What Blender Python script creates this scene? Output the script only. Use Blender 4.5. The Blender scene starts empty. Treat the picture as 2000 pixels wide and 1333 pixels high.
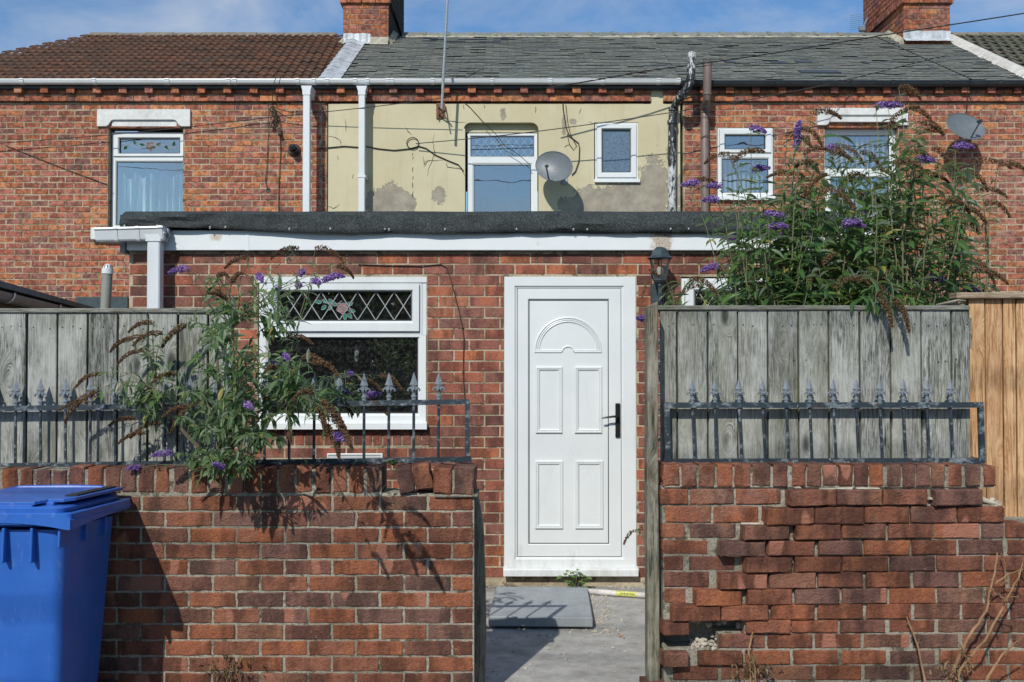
import bpy, math, random
from math import sin, cos, pi, radians as R, sqrt, atan2
from mathutils import Vector, Matrix
from mathutils import noise as mnoise
random.seed(11)
SC = bpy.context.scene
COL = SC.collection
# ---------------------------------------------------------------- camera, sky, sun, exposure
F, CX, CY, PITCH, EYE = 1944.0, 1000.0, 666.5, R(1.0), 1.65
cd = bpy.data.cameras.new("camera"); cam = bpy.data.objects.new("camera", cd); COL.objects.link(cam)
cd.sensor_width = 36.0; cd.lens = 36.0 * F / 2000.0; cd.clip_start = 0.05; cd.clip_end = 2000
cam.location = (0, 0, EYE); cam.rotation_euler = (pi / 2 + PITCH, 0, 0)
SC.camera = cam
SUN = Vector((0.357, 1.0, -0.886)).normalized()          # direction the light travels
world = bpy.data.worlds.new("World"); SC.world = world; world.use_nodes = True
wn = world.node_tree; wn.nodes.clear()
sky = wn.nodes.new("ShaderNodeTexSky"); sky.sky_type = 'NISHITA'; sky.sun_disc = False
sky.sun_elevation = math.asin(-SUN.z); sky.sun_rotation = atan2(-SUN.x, -SUN.y)
sky.air_density = 1.3; sky.dust_density = 0.6; sky.ozone_density = 3.0
bg = wn.nodes.new("ShaderNodeBackground"); bg.inputs[1].default_value = 0.10
wo = wn.nodes.new("ShaderNodeOutputWorld")
tc = wn.nodes.new("ShaderNodeTexCoord")
mp = wn.nodes.new("ShaderNodeMapping"); mp.inputs['Scale'].default_value = (1.0, 1.0, 2.4); mp.inputs['Location'].default_value = (0.35, 0.1, 0.4)
nz = wn.nodes.new("ShaderNodeTexNoise"); nz.inputs['Scale'].default_value = 3.2; nz.inputs['Detail'].default_value = 7; nz.inputs['Roughness'].default_value = 0.6; nz.inputs['Distortion'].default_value = 0.5
cr = wn.nodes.new("ShaderNodeValToRGB"); cr.color_ramp.elements[0].position = 0.44; cr.color_ramp.elements[1].position = 0.66
cr.color_ramp.elements[0].color = (0, 0, 0, 1); cr.color_ramp.elements[1].color = (.78, .78, .78, 1)
mx = wn.nodes.new("ShaderNodeMix"); mx.data_type = 'RGBA'; mx.inputs[7].default_value = (5.0, 5.7, 6.9, 1)
wn.links.new(tc.outputs['Generated'], mp.inputs[0]); wn.links.new(mp.outputs[0], nz.inputs['Vector'])
wn.links.new(nz.outputs[0], cr.inputs[0]); wn.links.new(cr.outputs[0], mx.inputs[0])
tint = wn.nodes.new("ShaderNodeMix"); tint.data_type = 'RGBA'; tint.blend_type = 'MULTIPLY'; tint.inputs[0].default_value = 1; tint.inputs[7].default_value = (.64, .88, 1.14, 1)
wn.links.new(sky.outputs[0], tint.inputs[6]); wn.links.new(tint.outputs[2], mx.inputs[6]); wn.links.new(mx.outputs[2], bg.inputs[0]); wn.links.new(bg.outputs[0], wo.inputs[0])
sl = bpy.data.lights.new("sun", 'SUN'); sl.energy = 4.0; sl.angle = R(0.5); sl.color = (1.0, 0.955, 0.885)
so = bpy.data.objects.new("sun", sl); COL.objects.link(so); so.location = (-6, -12, 14)
so.rotation_euler = SUN.to_track_quat('-Z', 'Y').to_euler()
SC.view_settings.view_transform = 'Standard'; SC.view_settings.look = 'None'
SC.view_settings.exposure = 0.0; SC.view_settings.gamma = 1.0
SC.cycles.max_bounces = 6; SC.cycles.transparent_max_bounces = 8

# distances (m) of the main planes in front of the lens, found from brick sizes
D1, D2, D3 = 4.67, 7.20, 13.40
def P(x, y, D):                                            # photo position -> point on the plane at depth D
    u = (x - CX) / F; v = (CY - y) / F
    dy = cos(PITCH) - v * sin(PITCH); dz = sin(PITCH) + v * cos(PITCH)
    k = D / dy
    return Vector((u * k, D, EYE + dz * k))
def PX(x, D): return P(x, 700, D).x
def PZ(y, D): return P(1000, y, D).z

# ---------------------------------------------------------------- object helpers
ORI = {}
def tag(o, label=None, cat=None, group=None, kind=None):
    if label: o['label'] = label
    if cat: o['category'] = cat
    if group: o['group'] = group
    if kind: o['kind'] = kind
    return o
def thing(name, loc, label, cat, group=None):
    o = bpy.data.objects.new(name, None); COL.objects.link(o); o.location = loc; o.empty_display_size = .2
    ORI[o.name] = Vector(loc)
    return tag(o, label, cat, group)
class MB:
    def __init__(s): s.v = []; s.f = []; s.sm = False
    def add(s, vs, fs):
        b = len(s.v); s.v += [tuple(p) for p in vs]; s.f += [tuple(b + i for i in f) for f in fs]
    def box(s, x0, x1, y0, y1, z0, z1):
        s.add([(x0,y0,z0),(x1,y0,z0),(x1,y1,z0),(x0,y1,z0),(x0,y0,z1),(x1,y0,z1),(x1,y1,z1),(x0,y1,z1)],
              [(0,1,5,4),(1,2,6,5),(2,3,7,6),(3,0,4,7),(4,5,6,7),(3,2,1,0)])
    def cbox(s, x0, x1, y0, y1, z0, z1, c=.004, jit=0, M=None):     # box with chamfered edges
        xs = (x0, x0+c, x1-c, x1); ys = (y0, y0+c, y1-c, y1); zs = (z0, z0+c, z1-c, z1)
        vs = []; idx = {}
        for i in (0,1,2,3):
            for j in (0,1,2,3):
                for k in (0,1,2,3):
                    if (i in (0,3)) + (j in (0,3)) + (k in (0,3)) == 1:
                        idx[(i,j,k)] = len(vs)
                        vs.append(Vector((xs[i], ys[j], zs[k])))
        fs = []
        def q(*a): fs.append(tuple(idx[t] for t in a))
        q((0,1,1),(0,1,2),(0,2,2),(0,2,1)); q((3,1,1),(3,2,1),(3,2,2),(3,1,2))
        q((1,0,1),(2,0,1),(2,0,2),(1,0,2)); q((1,3,1),(1,3,2),(2,3,2),(2,3,1))
        q((1,1,0),(1,2,0),(2,2,0),(2,1,0)); q((1,1,3),(2,1,3),(2,2,3),(1,2,3))
        # edges
        for a in (1,2):
            pass
        q((1,0,1),(1,1,0),(2,1,0),(2,0,1)); q((1,0,2),(2,0,2),(2,1,3),(1,1,3))
        q((1,3,1),(2,3,1),(2,2,0),(1,2,0)); q((1,3,2),(1,2,3),(2,2,3),(2,3,2))
        q((0,1,1),(1,0,1),(1,0,2),(0,1,2)); q((3,1,1),(3,1,2),(2,0,2),(2,0,1))
        q((0,2,1),(0,2,2),(1,3,2),(1,3,1)); q((3,2,1),(2,3,1),(2,3,2),(3,2,2))
        q((0,1,1),(0,2,1),(1,2,0),(1,1,0)); q((3,1,1),(2,1,0),(2,2,0),(3,2,1))
        q((0,1,2),(1,1,3),(1,2,3),(0,2,2)); q((3,1,2),(3,2,2),(2,2,3),(2,1,3))
        for i,I in ((0,1),(3,2)):
            for j,J in ((0,1),(3,2)):
                for k,K in ((0,1),(3,2)):
                    q((i,J,K),(I,j,K),(I,J,k))
        if jit:
            for p in vs: p += Vector((random.uniform(-jit,jit), random.uniform(-jit,jit)*.6, random.uniform(-jit,jit)))
        if M: vs = [M @ p for p in vs]
        s.add(vs, fs)
    def tube(s, pts, r, n=8, caps=True, flat=1.0):
        pts = [Vector(p) for p in pts]; m = len(pts)
        rs = r if isinstance(r, (list, tuple)) else [r] * m
        rings = []; prev = None
        for i, p in enumerate(pts):
            d = (pts[min(i+1,m-1)] - pts[max(i-1,0)])
            if d.length < 1e-9: d = Vector((0,0,1))
            d.normalize()
            if prev is None:
                a = Vector((0,0,1)) if abs(d.z) < .9 else Vector((0,1,0))
                u = d.cross(a).normalized()
            else:
                u = (prev - d * prev.dot(d)); 
                if u.length < 1e-6: u = d.orthogonal()
                u.normalize()
            prev = u; w = d.cross(u)
            rings.append([p + (u*cos(2*pi*k/n) + w*sin(2*pi*k/n)*flat) * rs[i] for k in range(n)])
        vs = [q for rg in rings for q in rg]; fs = []
        for i in range(m-1):
            for k in range(n):
                fs.append((i*n+k, i*n+(k+1)%n, (i+1)*n+(k+1)%n, (i+1)*n+k))
        if caps: fs.append(tuple(range(n-1,-1,-1))); fs.append(tuple((m-1)*n+k for k in range(n)))
        s.add(vs, fs)
    def lathe(s, c, prof, n=16, M=None, a0=0):      # prof: (r, z) about vertical axis through c
        vs = []; fs = []
        for r, z in prof:
            for k in range(n):
                a = 2*pi*k/n + a0; p = Vector((r*cos(a), r*sin(a), z))
                if M: p = M @ p
                vs.append(Vector(c) + p)
        for i in range(len(prof)-1):
            for k in range(n): fs.append((i*n+k, i*n+(k+1)%n, (i+1)*n+(k+1)%n, (i+1)*n+k))
        s.add(vs, fs)
    def ring(s, x0, x1, z0, z1, prof):              # mitred frame: prof = (inset, y) swept round the rectangle
        vs = []; fs = []
        for w, y in prof: vs += [(x0+w,y,z0+w),(x1-w,y,z0+w),(x1-w,y,z1-w),(x0+w,y,z1-w)]
        for i in range(len(prof)-1):
            for k in range(4): fs.append((i*4+k, i*4+(k+1)%4, (i+1)*4+(k+1)%4, (i+1)*4+k))
        s.add(vs, fs)
    def quad(s, a, b, c, d): s.add([a,b,c,d], [(0,1,2,3)])
    def prism(s, poly, y0, y1):                     # polygon in x,z extruded along y
        n = len(poly)
        s.add([(p[0],y0,p[1]) for p in poly] + [(p[0],y1,p[1]) for p in poly],
              [tuple(range(n)), tuple(range(2*n-1,n-1,-1))] + [(i, n+i, n+(i+1)%n, (i+1)%n) for i in range(n)])
    def prismx(s, poly, x0, x1):                    # polygon in y,z extruded along x
        n = len(poly)
        s.add([(x0,p[0],p[1]) for p in poly] + [(x1,p[0],p[1]) for p in poly],
              [tuple(range(n-1,-1,-1)), tuple(range(n,2*n))] + [((i+1)%n, n+(i+1)%n, n+i, i) for i in range(n)])
    def build(s, name, mat, parent=None, smooth=False, label=None):
        if not s.v: return None
        me = bpy.data.meshes.new(name); o = bpy.data.objects.new(name, me); COL.objects.link(o)
        if parent is not None:
            g = ORI[parent.name]; off = g; o.parent = parent; ORI[o.name] = g
        else:
            n = len(s.v); off = Vector((sum(p[0] for p in s.v)/n, sum(p[1] for p in s.v)/n, min(p[2] for p in s.v)))
            o.location = off; ORI[o.name] = off
        me.from_pydata([(p[0]-off.x, p[1]-off.y, p[2]-off.z) for p in s.v], [], s.f)
        if smooth:
            me.polygons.foreach_set('use_smooth', [True]*len(me.polygons))
            try: me.set_sharp_from_angle(angle=R(40))
            except Exception: pass
        me.update()
        me.materials.append(mat)
        if label: o['label'] = label
        return o
def rot_about(c, ax=0, ay=0, az=0, t=(0,0,0)):
    c = Vector(c)
    return Matrix.Translation(c + Vector(t)) @ Matrix.Rotation(az,4,'Z') @ Matrix.Rotation(ay,4,'Y') @ Matrix.Rotation(ax,4,'X') @ Matrix.Translation(-c)

# ---------------------------------------------------------------- materials
class NT:
    def __init__(s, name):
        s.m = bpy.data.materials.new(name); s.m.use_nodes = True; s.n = s.m.node_tree; s.n.nodes.clear()
        s.out = s.n.nodes.new('ShaderNodeOutputMaterial'); s.geo = s.n.nodes.new('ShaderNodeNewGeometry')
    def link(s, a, b): s.n.links.new(a, b)
    def node(s, t, **kw):
        n = s.n.nodes.new(t)
        for k, v in kw.items(): setattr(n, k, v)
        return n
    def put(s, sock, v):
        if hasattr(v, 'is_output') or isinstance(v, bpy.types.NodeSocket): s.link(v, sock)
        elif isinstance(v, (tuple, list)) and len(v) == 3 and sock.type == 'RGBA': sock.default_value = (*v, 1)
        else: sock.default_value = v
    def pos(s): return s.geo.outputs['Position']
    def isl(s): return s.geo.outputs['Random Per Island']
    def map(s, vec, scale=(1,1,1), loc=(0,0,0), rot=(0,0,0)):
        n = s.node('ShaderNodeMapping'); s.put(n.inputs[0], vec); n.inputs['Scale'].default_value = scale
        n.inputs['Location'].default_value = loc; n.inputs['Rotation'].default_value = rot; return n.outputs[0]
    def noise(s, vec, scale, detail=4, rough=.55, dist=0):
        n = s.node('ShaderNodeTexNoise'); s.put(n.inputs['Vector'], vec); n.inputs['Scale'].default_value = scale
        n.inputs['Detail'].default_value = detail; n.inputs['Roughness'].default_value = rough; n.inputs['Distortion'].default_value = dist
        return n.outputs[0]
    def vor(s, vec, scale, feature='F1', out=0, rnd=1):
        n = s.node('ShaderNodeTexVoronoi', feature=feature); s.put(n.inputs['Vector'], vec); n.inputs['Scale'].default_value = scale
        n.inputs['Randomness'].default_value = rnd
        return n.outputs[out]
    def ramp(s, fac, stops, interp='LINEAR'):
        n = s.node('ShaderNodeValToRGB'); s.put(n.inputs[0], fac); r = n.color_ramp; r.interpolation = interp
        while len(r.elements) < len(stops): r.elements.new(0.5)
        for e, (p, c) in zip(r.elements, stops):
            e.position = p; e.color = (*c, 1) if isinstance(c, (tuple, list)) else (c, c, c, 1)
        return n.outputs[0]
    def mix(s, fac, a, b, mode='MIX'):
        n = s.node('ShaderNodeMix', data_type='RGBA', blend_type=mode); s.put(n.inputs[0], fac); s.put(n.inputs[6], a); s.put(n.inputs[7], b); return n.outputs[2]
    def math(s, op, a, b=0.0, c=0.0, clamp=False):
        n = s.node('ShaderNodeMath', operation=op, use_clamp=clamp); s.put(n.inputs[0], a); s.put(n.inputs[1], b); s.put(n.inputs[2], c); return n.outputs[0]
    def vmath(s, op, a, b, out=0):
        n = s.node('ShaderNodeVectorMath', operation=op); s.put(n.inputs[0], a); s.put(n.inputs[1], b); return n.outputs[out]
    def xyz(s, v):
        n = s.node('ShaderNodeSeparateXYZ'); s.put(n.inputs[0], v); return n.outputs
    def comb(s, x, y, z):
        n = s.node('ShaderNodeCombineXYZ'); s.put(n.inputs[0], x); s.put(n.inputs[1], y); s.put(n.inputs[2], z); return n.outputs[0]
    def bump(s, h, strength=.3, dist=.01, normal=None):
        n = s.node('ShaderNodeBump'); s.put(n.inputs['Height'], h); n.inputs['Strength'].default_value = strength; n.inputs['Distance'].default_value = dist
        if normal: s.link(normal, n.inputs['Normal'])
        return n.outputs[0]
    def bsdf(s, col, rough=.8, normal=None, metal=0, spec=.5, **kw):
        n = s.node('ShaderNodeBsdfPrincipled'); s.put(n.inputs['Base Color'], col); s.put(n.inputs['Roughness'], rough)
        n.inputs['Metallic'].default_value = metal; n.inputs['Specular IOR Level'].default_value = spec
        if normal is not None: s.link(normal, n.inputs['Normal'])
        for k, v in kw.items(): s.put(n.inputs[k], v)
        return n.outputs[0]
    def done(s, sh): s.link(sh, s.out.inputs[0]); return s.m
    def shifted(s, k=37.0):                            # position shifted per island
        a = s.math('MULTIPLY', s.isl(), k); b = s.math('MULTIPLY', s.isl(), k*1.7)
        return s.vmath('ADD', s.pos(), s.comb(a, b, s.math('MULTIPLY', s.isl(), k*.6)))

def brick_mat(name, cols, blot, grain, bstr, bdist, chip=.0, pale=(.5,.36,.27), stretch=(1,1,1), cut=.6, sat=1.0):
    t = NT(name)
    n = len(cols); base = t.ramp(t.isl(), [(i/n, c) for i, c in enumerate(cols)], 'CONSTANT')
    sp = t.map(t.shifted(), stretch)
    b1 = t.noise(sp, blot, 3, .6)
    c = t.mix(t.ramp(b1, [(.42, 0), (.56, 1)]), base, t.mix(1, base, (.50,.52,.54), 'MULTIPLY'))
    b2 = t.noise(t.vmath('ADD', sp, (9.1,3.3,5.7)), blot*1.3, 3, .6)
    c = t.mix(t.ramp(b2, [(.52, 0), (.68, .55)]), c, t.mix(1, base, (1.45,1.40,1.05), 'MULTIPLY'))
    g = t.noise(t.pos(), grain, 5, .65)
    c = t.mix(t.ramp(g, [(.35, .55), (.6, 0)]), c, t.mix(1, c, (.45,.45,.45), 'MULTIPLY'))
    w = t.noise(t.pos(), grain*.45, 3, .7)
    c = t.mix(t.ramp(w, [(cut, 0), (cut+.12, .6)]), c, pale)
    soot = t.noise(t.pos(), .9, 4, .6)
    c = t.mix(t.ramp(soot, [(.45, 0), (.68, .5)]), c, t.mix(1, c, (.48,.48,.48), 'MULTIPLY'))
    eff = t.math('MULTIPLY', t.ramp(t.noise(t.vmath('ADD', t.pos(), (3,8,1)), 1.3, 4, .6), [(.52,0),(.7,1)]), t.ramp(t.noise(t.pos(), 13, 4, .7), [(.45,0),(.65,.5)])); c = t.mix(eff, c, pale)
    if chip:
        v = t.noise(t.vmath('ADD', sp, (2.2,7.3,1.9)), blot*1.1, 1, .3, .3)
        rm = t.ramp(t.math('FRACT', t.math('MULTIPLY', t.isl(), 71.3)), [(.70,0),(.72,.85)])
        c = t.mix(t.math('MULTIPLY', rm, t.ramp(v, [(1-chip, 0), (1-chip+.03, 1)])), c, (.44,.19,.125))
    pit = t.noise(t.pos(), grain*2.2, 2, .9); c = t.mix(t.ramp(pit, [(.70,0),(.76,.55)]), c, (.55,.48,.40)); c = t.mix(t.ramp(pit, [(.24,.5),(.32,0)]), c, (.06,.04,.035))
    h = t.math('ADD', t.math('MULTIPLY', g, .6), t.math('MULTIPLY', t.noise(t.pos(), grain*2.6, 3, .6), .4))
    nb = t.bump(h, bstr, bdist, t.bump(b1, .35, .012))
    return t.done(t.bsdf(c, .9, nb, spec=.25))
HB = [(0.495,0.167,0.086),(0.426,0.144,0.091),(0.575,0.219,0.104),(0.461,0.156,0.109),(0.369,0.139,0.104),(0.53,0.19,0.091),(0.484,0.178,0.126),(0.621,0.254,0.116),(0.414,0.139,0.086),(0.471,0.185,0.132),(0.3,0.133,0.109),(0.541,0.19,0.109),(0.461,0.156,0.098),(0.391,0.161,0.126)]
M_hbrick = brick_mat('old_red_brick', HB, 15, 45, .8, .016, pale=(.50,.38,.29), cut=.63)
EB = [(0.395,0.133,0.091),(0.328,0.125,0.091),(0.451,0.152,0.091),(0.304,0.131,0.1),(0.372,0.138,0.092),(0.282,0.127,0.099),(0.497,0.171,0.091),(0.35,0.129,0.092),(0.35,0.144,0.107)]
M_ebrick = brick_mat('rustic_red_brick', EB, 7, 70, .9, .014, pale=(.46,.30,.22), cut=.62, stretch=(1,1,.45))
FB = [(0.351,0.134,0.078),(0.286,0.127,0.089),(0.417,0.15,0.078),(0.272,0.134,0.102),(0.325,0.13,0.08),(0.39,0.14,0.072),(0.254,0.134,0.102),(0.338,0.129,0.073),(0.313,0.145,0.094),(0.364,0.147,0.091)]
M_fbrick = brick_mat('wirecut_brown_brick', FB, 8, 85, 1.0, .02, chip=.385, pale=(.44,.31,.24), cut=.64, stretch=(1,1,.35))
M_shadesoot = brick_mat('shaded_sooty_mossy_brick', [(.05,.055,.04),(.065,.06,.045),(.045,.055,.045),(.08,.06,.045)], 9, 55, .55, .012, pale=(.12,.13,.10))  # near-black tone carries the shade of the chimney's right side, plus soot
def mortar_mat(name, c0, c1, sc=60):
    t = NT(name); g = t.noise(t.pos(), sc, 5, .7); s = t.noise(t.pos(), 3, 4, .6)
    c = t.mix(t.ramp(g, [(.35,0),(.65,1)]), c0, c1)
    c = t.mix(t.ramp(s, [(.46,0),(.62,.75)]), c, t.mix(1, c, (.5,.5,.45), 'MULTIPLY'))
    k = t.noise(t.pos(), 11, 4, .7); c = t.mix(t.ramp(k, [(.56,0),(.62,.8)]), c, t.mix(1, c, (.28,.26,.22), 'MULTIPLY'))
    return t.done(t.bsdf(c, .95, t.bump(g, .9, .008), spec=.1))
M_hmort = mortar_mat('sandy_mortar', (.30,.24,.16), (.50,.42,.30))
M_emort = mortar_mat('buff_mortar', (.38,.31,.21), (.52,.45,.33))
M_fmort = mortar_mat('grey_mortar', (.22,.205,.155), (.44,.41,.33), 80)

def plain(name, col, rough=.6, var=.15, sc=6, bump=0, bsc=60, spec=.5, metal=0, dirt=0, dcol=(.2,.17,.13), bd=.004):
    t = NT(name); nn = t.noise(t.pos(), sc, 5, .6)
    c = t.mix(t.ramp(nn, [(.3,0),(.7,1)]), tuple(v*(1-var) for v in col), tuple(min(1,v*(1+var)) for v in col))
    if dirt:
        d = t.noise(t.map(t.pos(), (1,1,.35)), 2.3, 8, .72)
        c = t.mix(t.ramp(d, [(.5,0),(.74,dirt)]), c, dcol)
        e = t.noise(t.pos(), 38, 3, .8)
        c = t.mix(t.ramp(e, [(.68,0),(.74,dirt)]), c, dcol)
    nb = t.bump(t.noise(t.pos(), bsc, 4, .6), bump, bd) if bump else None
    return t.done(t.bsdf(c, rough, nb, spec=spec, metal=metal))
M_upvc = plain('white_upvc', (.665,.70,.695), .32, .02, 3, dirt=.28, dcol=(.42,.40,.35), bump=.03, bsc=8)
M_upvc2 = plain('white_gutter_plastic', (.62,.66,.67), .35, .03, 3, dirt=.3, dcol=(.36,.35,.32))
def door_mat():
    t = NT('white_door_upvc_with_grime'); z = t.xyz(t.pos())[2]
    c = t.mix(t.ramp(t.noise(t.pos(), 2.5, 5, .6), [(.3,0),(.7,1)]), (.63,.665,.66), (.70,.73,.72))
    n = t.noise(t.map(t.pos(), (1,1,.3)), 5, 8, .75)
    low = t.ramp(z, [(.04,.22),(.30,.10),(.5,.03)])
    c = t.mix(t.ramp(t.math('ADD', n, low), [(.64,0),(.84,.75)]), c, (.42,.40,.36))
    e = t.noise(t.pos(), 34, 4, .85); c = t.mix(t.ramp(e, [(.66,0),(.71,.65)]), c, (.30,.28,.25))
    f = t.noise(t.map(t.pos(), (1,1,.08)), 40, 3, .7); c = t.mix(t.ramp(f, [(.66,0),(.72,.35)]), c, (.45,.44,.40))
    return t.done(t.bsdf(c, .36, t.bump(t.noise(t.pos(), 9, 3, .5), .05, .01), spec=.5))
M_door = door_mat()
M_seal = plain('black_rubber_seal', (.02,.022,.022), .6)
M_blackpl = plain('black_gutter_plastic', (.018,.024,.03), .4, .2, dirt=.3, dcol=(.09,.09,.08))
M_brownpl = plain('brown_soil_pipe_plastic', (.17,.125,.11), .5, .15, 8, dirt=.4, dcol=(.07,.05,.04))
M_lead = plain('lead_sheet', (.46,.49,.51), .5, .25, 7, bump=.5, bsc=14, bd=.02, metal=.15)
M_bed = plain('cement_bedding', (.36,.34,.26), .95, .5, 9, bump=.8, bsc=40, dirt=.8, dcol=(.13,.13,.10))
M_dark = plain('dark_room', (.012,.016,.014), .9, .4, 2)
M_wire = plain('black_cable', (.012,.012,.013), .6)
M_rope = plain('brown_old_cable', (.05,.035,.022), .8, .3, 20)
M_iron2 = plain('grey_cast_finial_paint', (.17,.20,.225), .5, .2, 60, bump=.3, bsc=150)
M_galv = plain('galvanised_steel', (.33,.35,.36), .45, .25, 30, metal=.5)
M_dish = plain('grey_dish_paint', (.135,.155,.165), .45, .12, 9, dirt=.35, dcol=(.12,.12,.11))
M_lantern = plain('dark_green_metal_paint', (.035,.055,.06), .45, .3, 30)
M_cond = plain('white_painted_stone', (.62,.63,.61), .8, .12, 16, bump=.5, bsc=45, dirt=.5, dcol=(.32,.29,.24))
M_rose = plain('pink_stained_glass', (.42,.13,.13), .3)
M_leafg = plain('green_stained_glass', (.02,.20,.12), .3)
M_came = plain('lead_came', (.36,.385,.37), .5)
M_pipeg = plain('grey_green_vent_pipe', (.235,.245,.21), .5, .1)
M_rub = plain('mortar_rubble', (.42,.38,.30), .95, .3, 30, bump=.8, bsc=60)

def iron_mat():
    t = NT('flaking_black_iron_paint'); a = t.noise(t.map(t.pos(), (.6,1,1)), 26, 5, .7)
    c = t.mix(t.ramp(a, [(.52,0),(.66,.8)]), (.020,.032,.042), (.26,.30,.32))
    b = t.noise(t.vmath('ADD', t.pos(), (5,2,9)), 45, 3, .7)
    c = t.mix(t.ramp(b, [(.68,0),(.72,.8)]), c, (.5,.5,.46))
    c = t.mix(t.ramp(t.noise(t.pos(), 12, 4, .7), [(.62,0),(.72,.7)]), c, (.085,.042,.022))
    return t.done(t.bsdf(c, .5, t.bump(a, .6, .003)))
M_iron = iron_mat()
def blackpipe():
    t = NT('peeling_black_and_white_pipe_paint'); a = t.noise(t.map(t.pos(), (1.6,1.6,.45)), 19, 6, .75)
    z = t.xyz(t.pos())[2]
    lo = t.ramp(t.math('DIVIDE', t.math('SUBTRACT', z, 2.8), 3.2), [(.0,.10),(.44,.10),(.46,-.14),(.58,-.14),(.66,-.02),(.83,.04),(.86,.12)])
    c = t.mix(t.ramp(t.math('ADD', a, t.math('MULTIPLY', lo, 1.0)), [(.56,0),(.60,1)]), (.018,.022,.026), (.50,.52,.50))
    return t.done(t.bsdf(c, .5, t.bump(a, .3, .005)))
M_sootpipe = blackpipe()

def wood_mat(name, c0, c1, c2, dark, gsc=1.0, knot=1.0, green=0.0, rough=.85, horiz=False, kc=.16):
    t = NT(name); oi = t.node('ShaderNodeObjectInfo').outputs['Random']; p = t.vmath('ADD', t.pos(), t.comb(t.math('MULTIPLY', oi, 37.0), t.math('MULTIPLY', oi, 11.0), t.math('MULTIPLY', oi, 53.0)))
    sc = (1.6,.5,26) if horiz else (26,26,1.6)
    ks = (2.2,2.2,6.0) if horiz else (6.0,2.2,2.2)
    kd = t.vor(t.map(p, ks), 1.0)
    near = t.ramp(kd, [(0,1),(.30,0)])
    warp = t.noise(t.map(p, tuple(q*.12 for q in sc)), 2.0, 3, .6)
    pw = t.vmath('ADD', p, t.comb(t.math('MULTIPLY', near, .10*knot), 0.0, t.math('MULTIPLY', near, .16*knot)))
    g = t.noise(t.map(pw, sc), 2.4*gsc, 6, .72, .4)
    gf = t.noise(t.map(pw, tuple(q*3.2 for q in sc)), 2.2*gsc, 5, .75, .2)
    c = t.mix(t.ramp(g, [(.30,0),(.68,1)]), c0, c1)
    c = t.mix(t.ramp(gf, [(.42,.95),(.54,0)]), c, dark)
    ck = t.noise(t.map(pw, tuple(q*1.3 for q in sc)), 1.4, 2, .5); c = t.mix(t.ramp(ck, [(.30,1),(.335,0)]), c, tuple(v*.7 for v in dark))
    c = t.mix(t.ramp(warp, [(.42,0),(.72,.6)]), c, c2)
    c = t.mix(1, c, t.ramp(t.node('ShaderNodeObjectInfo').outputs['Random'], [(0,.72),(.35,1.0),(.7,1.16),(1,.86)]), 'MULTIPLY')
    bl = t.noise(t.map(p, (1.2,1,.6)) if not horiz else p, 3.5, 6, .7); c = t.mix(t.ramp(bl, [(.46,0),(.62,.55)]), c, tuple(min(1,v*1.12) for v in c1)); bl2 = t.noise(t.map(t.vmath('ADD', p, (7.7,1,3)), (2.5,1,.8) if not horiz else (1,1,1)), 3.0, 6, .75); c = t.mix(t.ramp(bl2, [(.55,0),(.68,.6)]), c, tuple(v*1.6 for v in dark))
    if green:
        gn = t.noise(t.map(t.pos(), (3,3,.7)), 2.4, 5, .6)
        c = t.mix(t.ramp(gn, [(.45,0),(.75,green)]), c, (.13,.15,.06))
    c = t.mix(t.ramp(kd, [(0,1),(kc*.55,.85),(kc,0)]), c, tuple(v*.8 for v in dark))
    hh = t.math('ADD', t.math('MULTIPLY', g, .5), t.math('MULTIPLY', gf, .6))
    return t.done(t.bsdf(c, rough, t.bump(hh, 1.0, .008), spec=.2))
M_wood = wood_mat('weathered_grey_board', (.155,.165,.145), (.48,.49,.45), (.31,.31,.26), (.045,.05,.04), green=.42)
M_woodh = wood_mat('weathered_grey_rail', (.17,.175,.15), (.34,.34,.30), (.26,.24,.19), (.06,.06,.045), green=.5, horiz=True)
M_post = wood_mat('weathered_gate_post', (.20,.185,.13), (.38,.36,.29), (.26,.23,.14), (.07,.06,.04), green=.3, gsc=.7, knot=.6)
M_new = wood_mat('new_pine_board', (.48,.27,.12), (.68,.47,.26), (.48,.25,.13), (.26,.12,.045), gsc=.55, knot=1.2, rough=.65, kc=.14)
M_newh = wood_mat('pine_capping', (.36,.27,.17), (.50,.40,.28), (.40,.33,.26), (.2,.14,.08), gsc=.7, horiz=True)

def slate_mat():
    t = NT('grey_green_slate'); base = t.ramp(t.isl(), [(0,(.135,.148,.135)),(.12,(.155,.168,.148)),(.3,(.142,.155,.138)),(.5,(.170,.18,.155)),(.62,(.125,.138,.128)),(.75,(.158,.168,.145)),(.9,(.18,.19,.16)),(.97,(.10,.115,.118))], 'CONSTANT')
    g = t.noise(t.pos(), 14, 6, .7); c = t.mix(t.ramp(g, [(.52,0),(.68,.7)]), base, (.30,.31,.27))
    l = t.noise(t.map(t.pos(), (1,.6,1)), 5, 5, .7); c = t.mix(t.ramp(l, [(.6,0),(.75,.5)]), c, (.17,.165,.11))
    return t.done(t.bsdf(c, .72, t.bump(g, .5, .01), spec=.35))
M_slate = slate_mat()
M_slate2 = plain('smooth_dark_slate', (.05,.063,.078), .55, .2)
def tile_mat(name, cols):
    t = NT(name); base = t.ramp(t.isl(), [(i/len(cols), c) for i, c in enumerate(cols)], 'CONSTANT')
    g = t.noise(t.pos(), 40, 5, .7); c = t.mix(t.ramp(g, [(.4,.6),(.6,0)]), base, t.mix(1, base, (.5,.5,.5), 'MULTIPLY'))
    l = t.noise(t.pos(), 2.4, 6, .7); c = t.mix(t.ramp(l, [(.5,0),(.72,.6)]), c, (.085,.08,.06))
    return t.done(t.bsdf(c, .9, t.bump(g, .5, .01), spec=.2))
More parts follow.
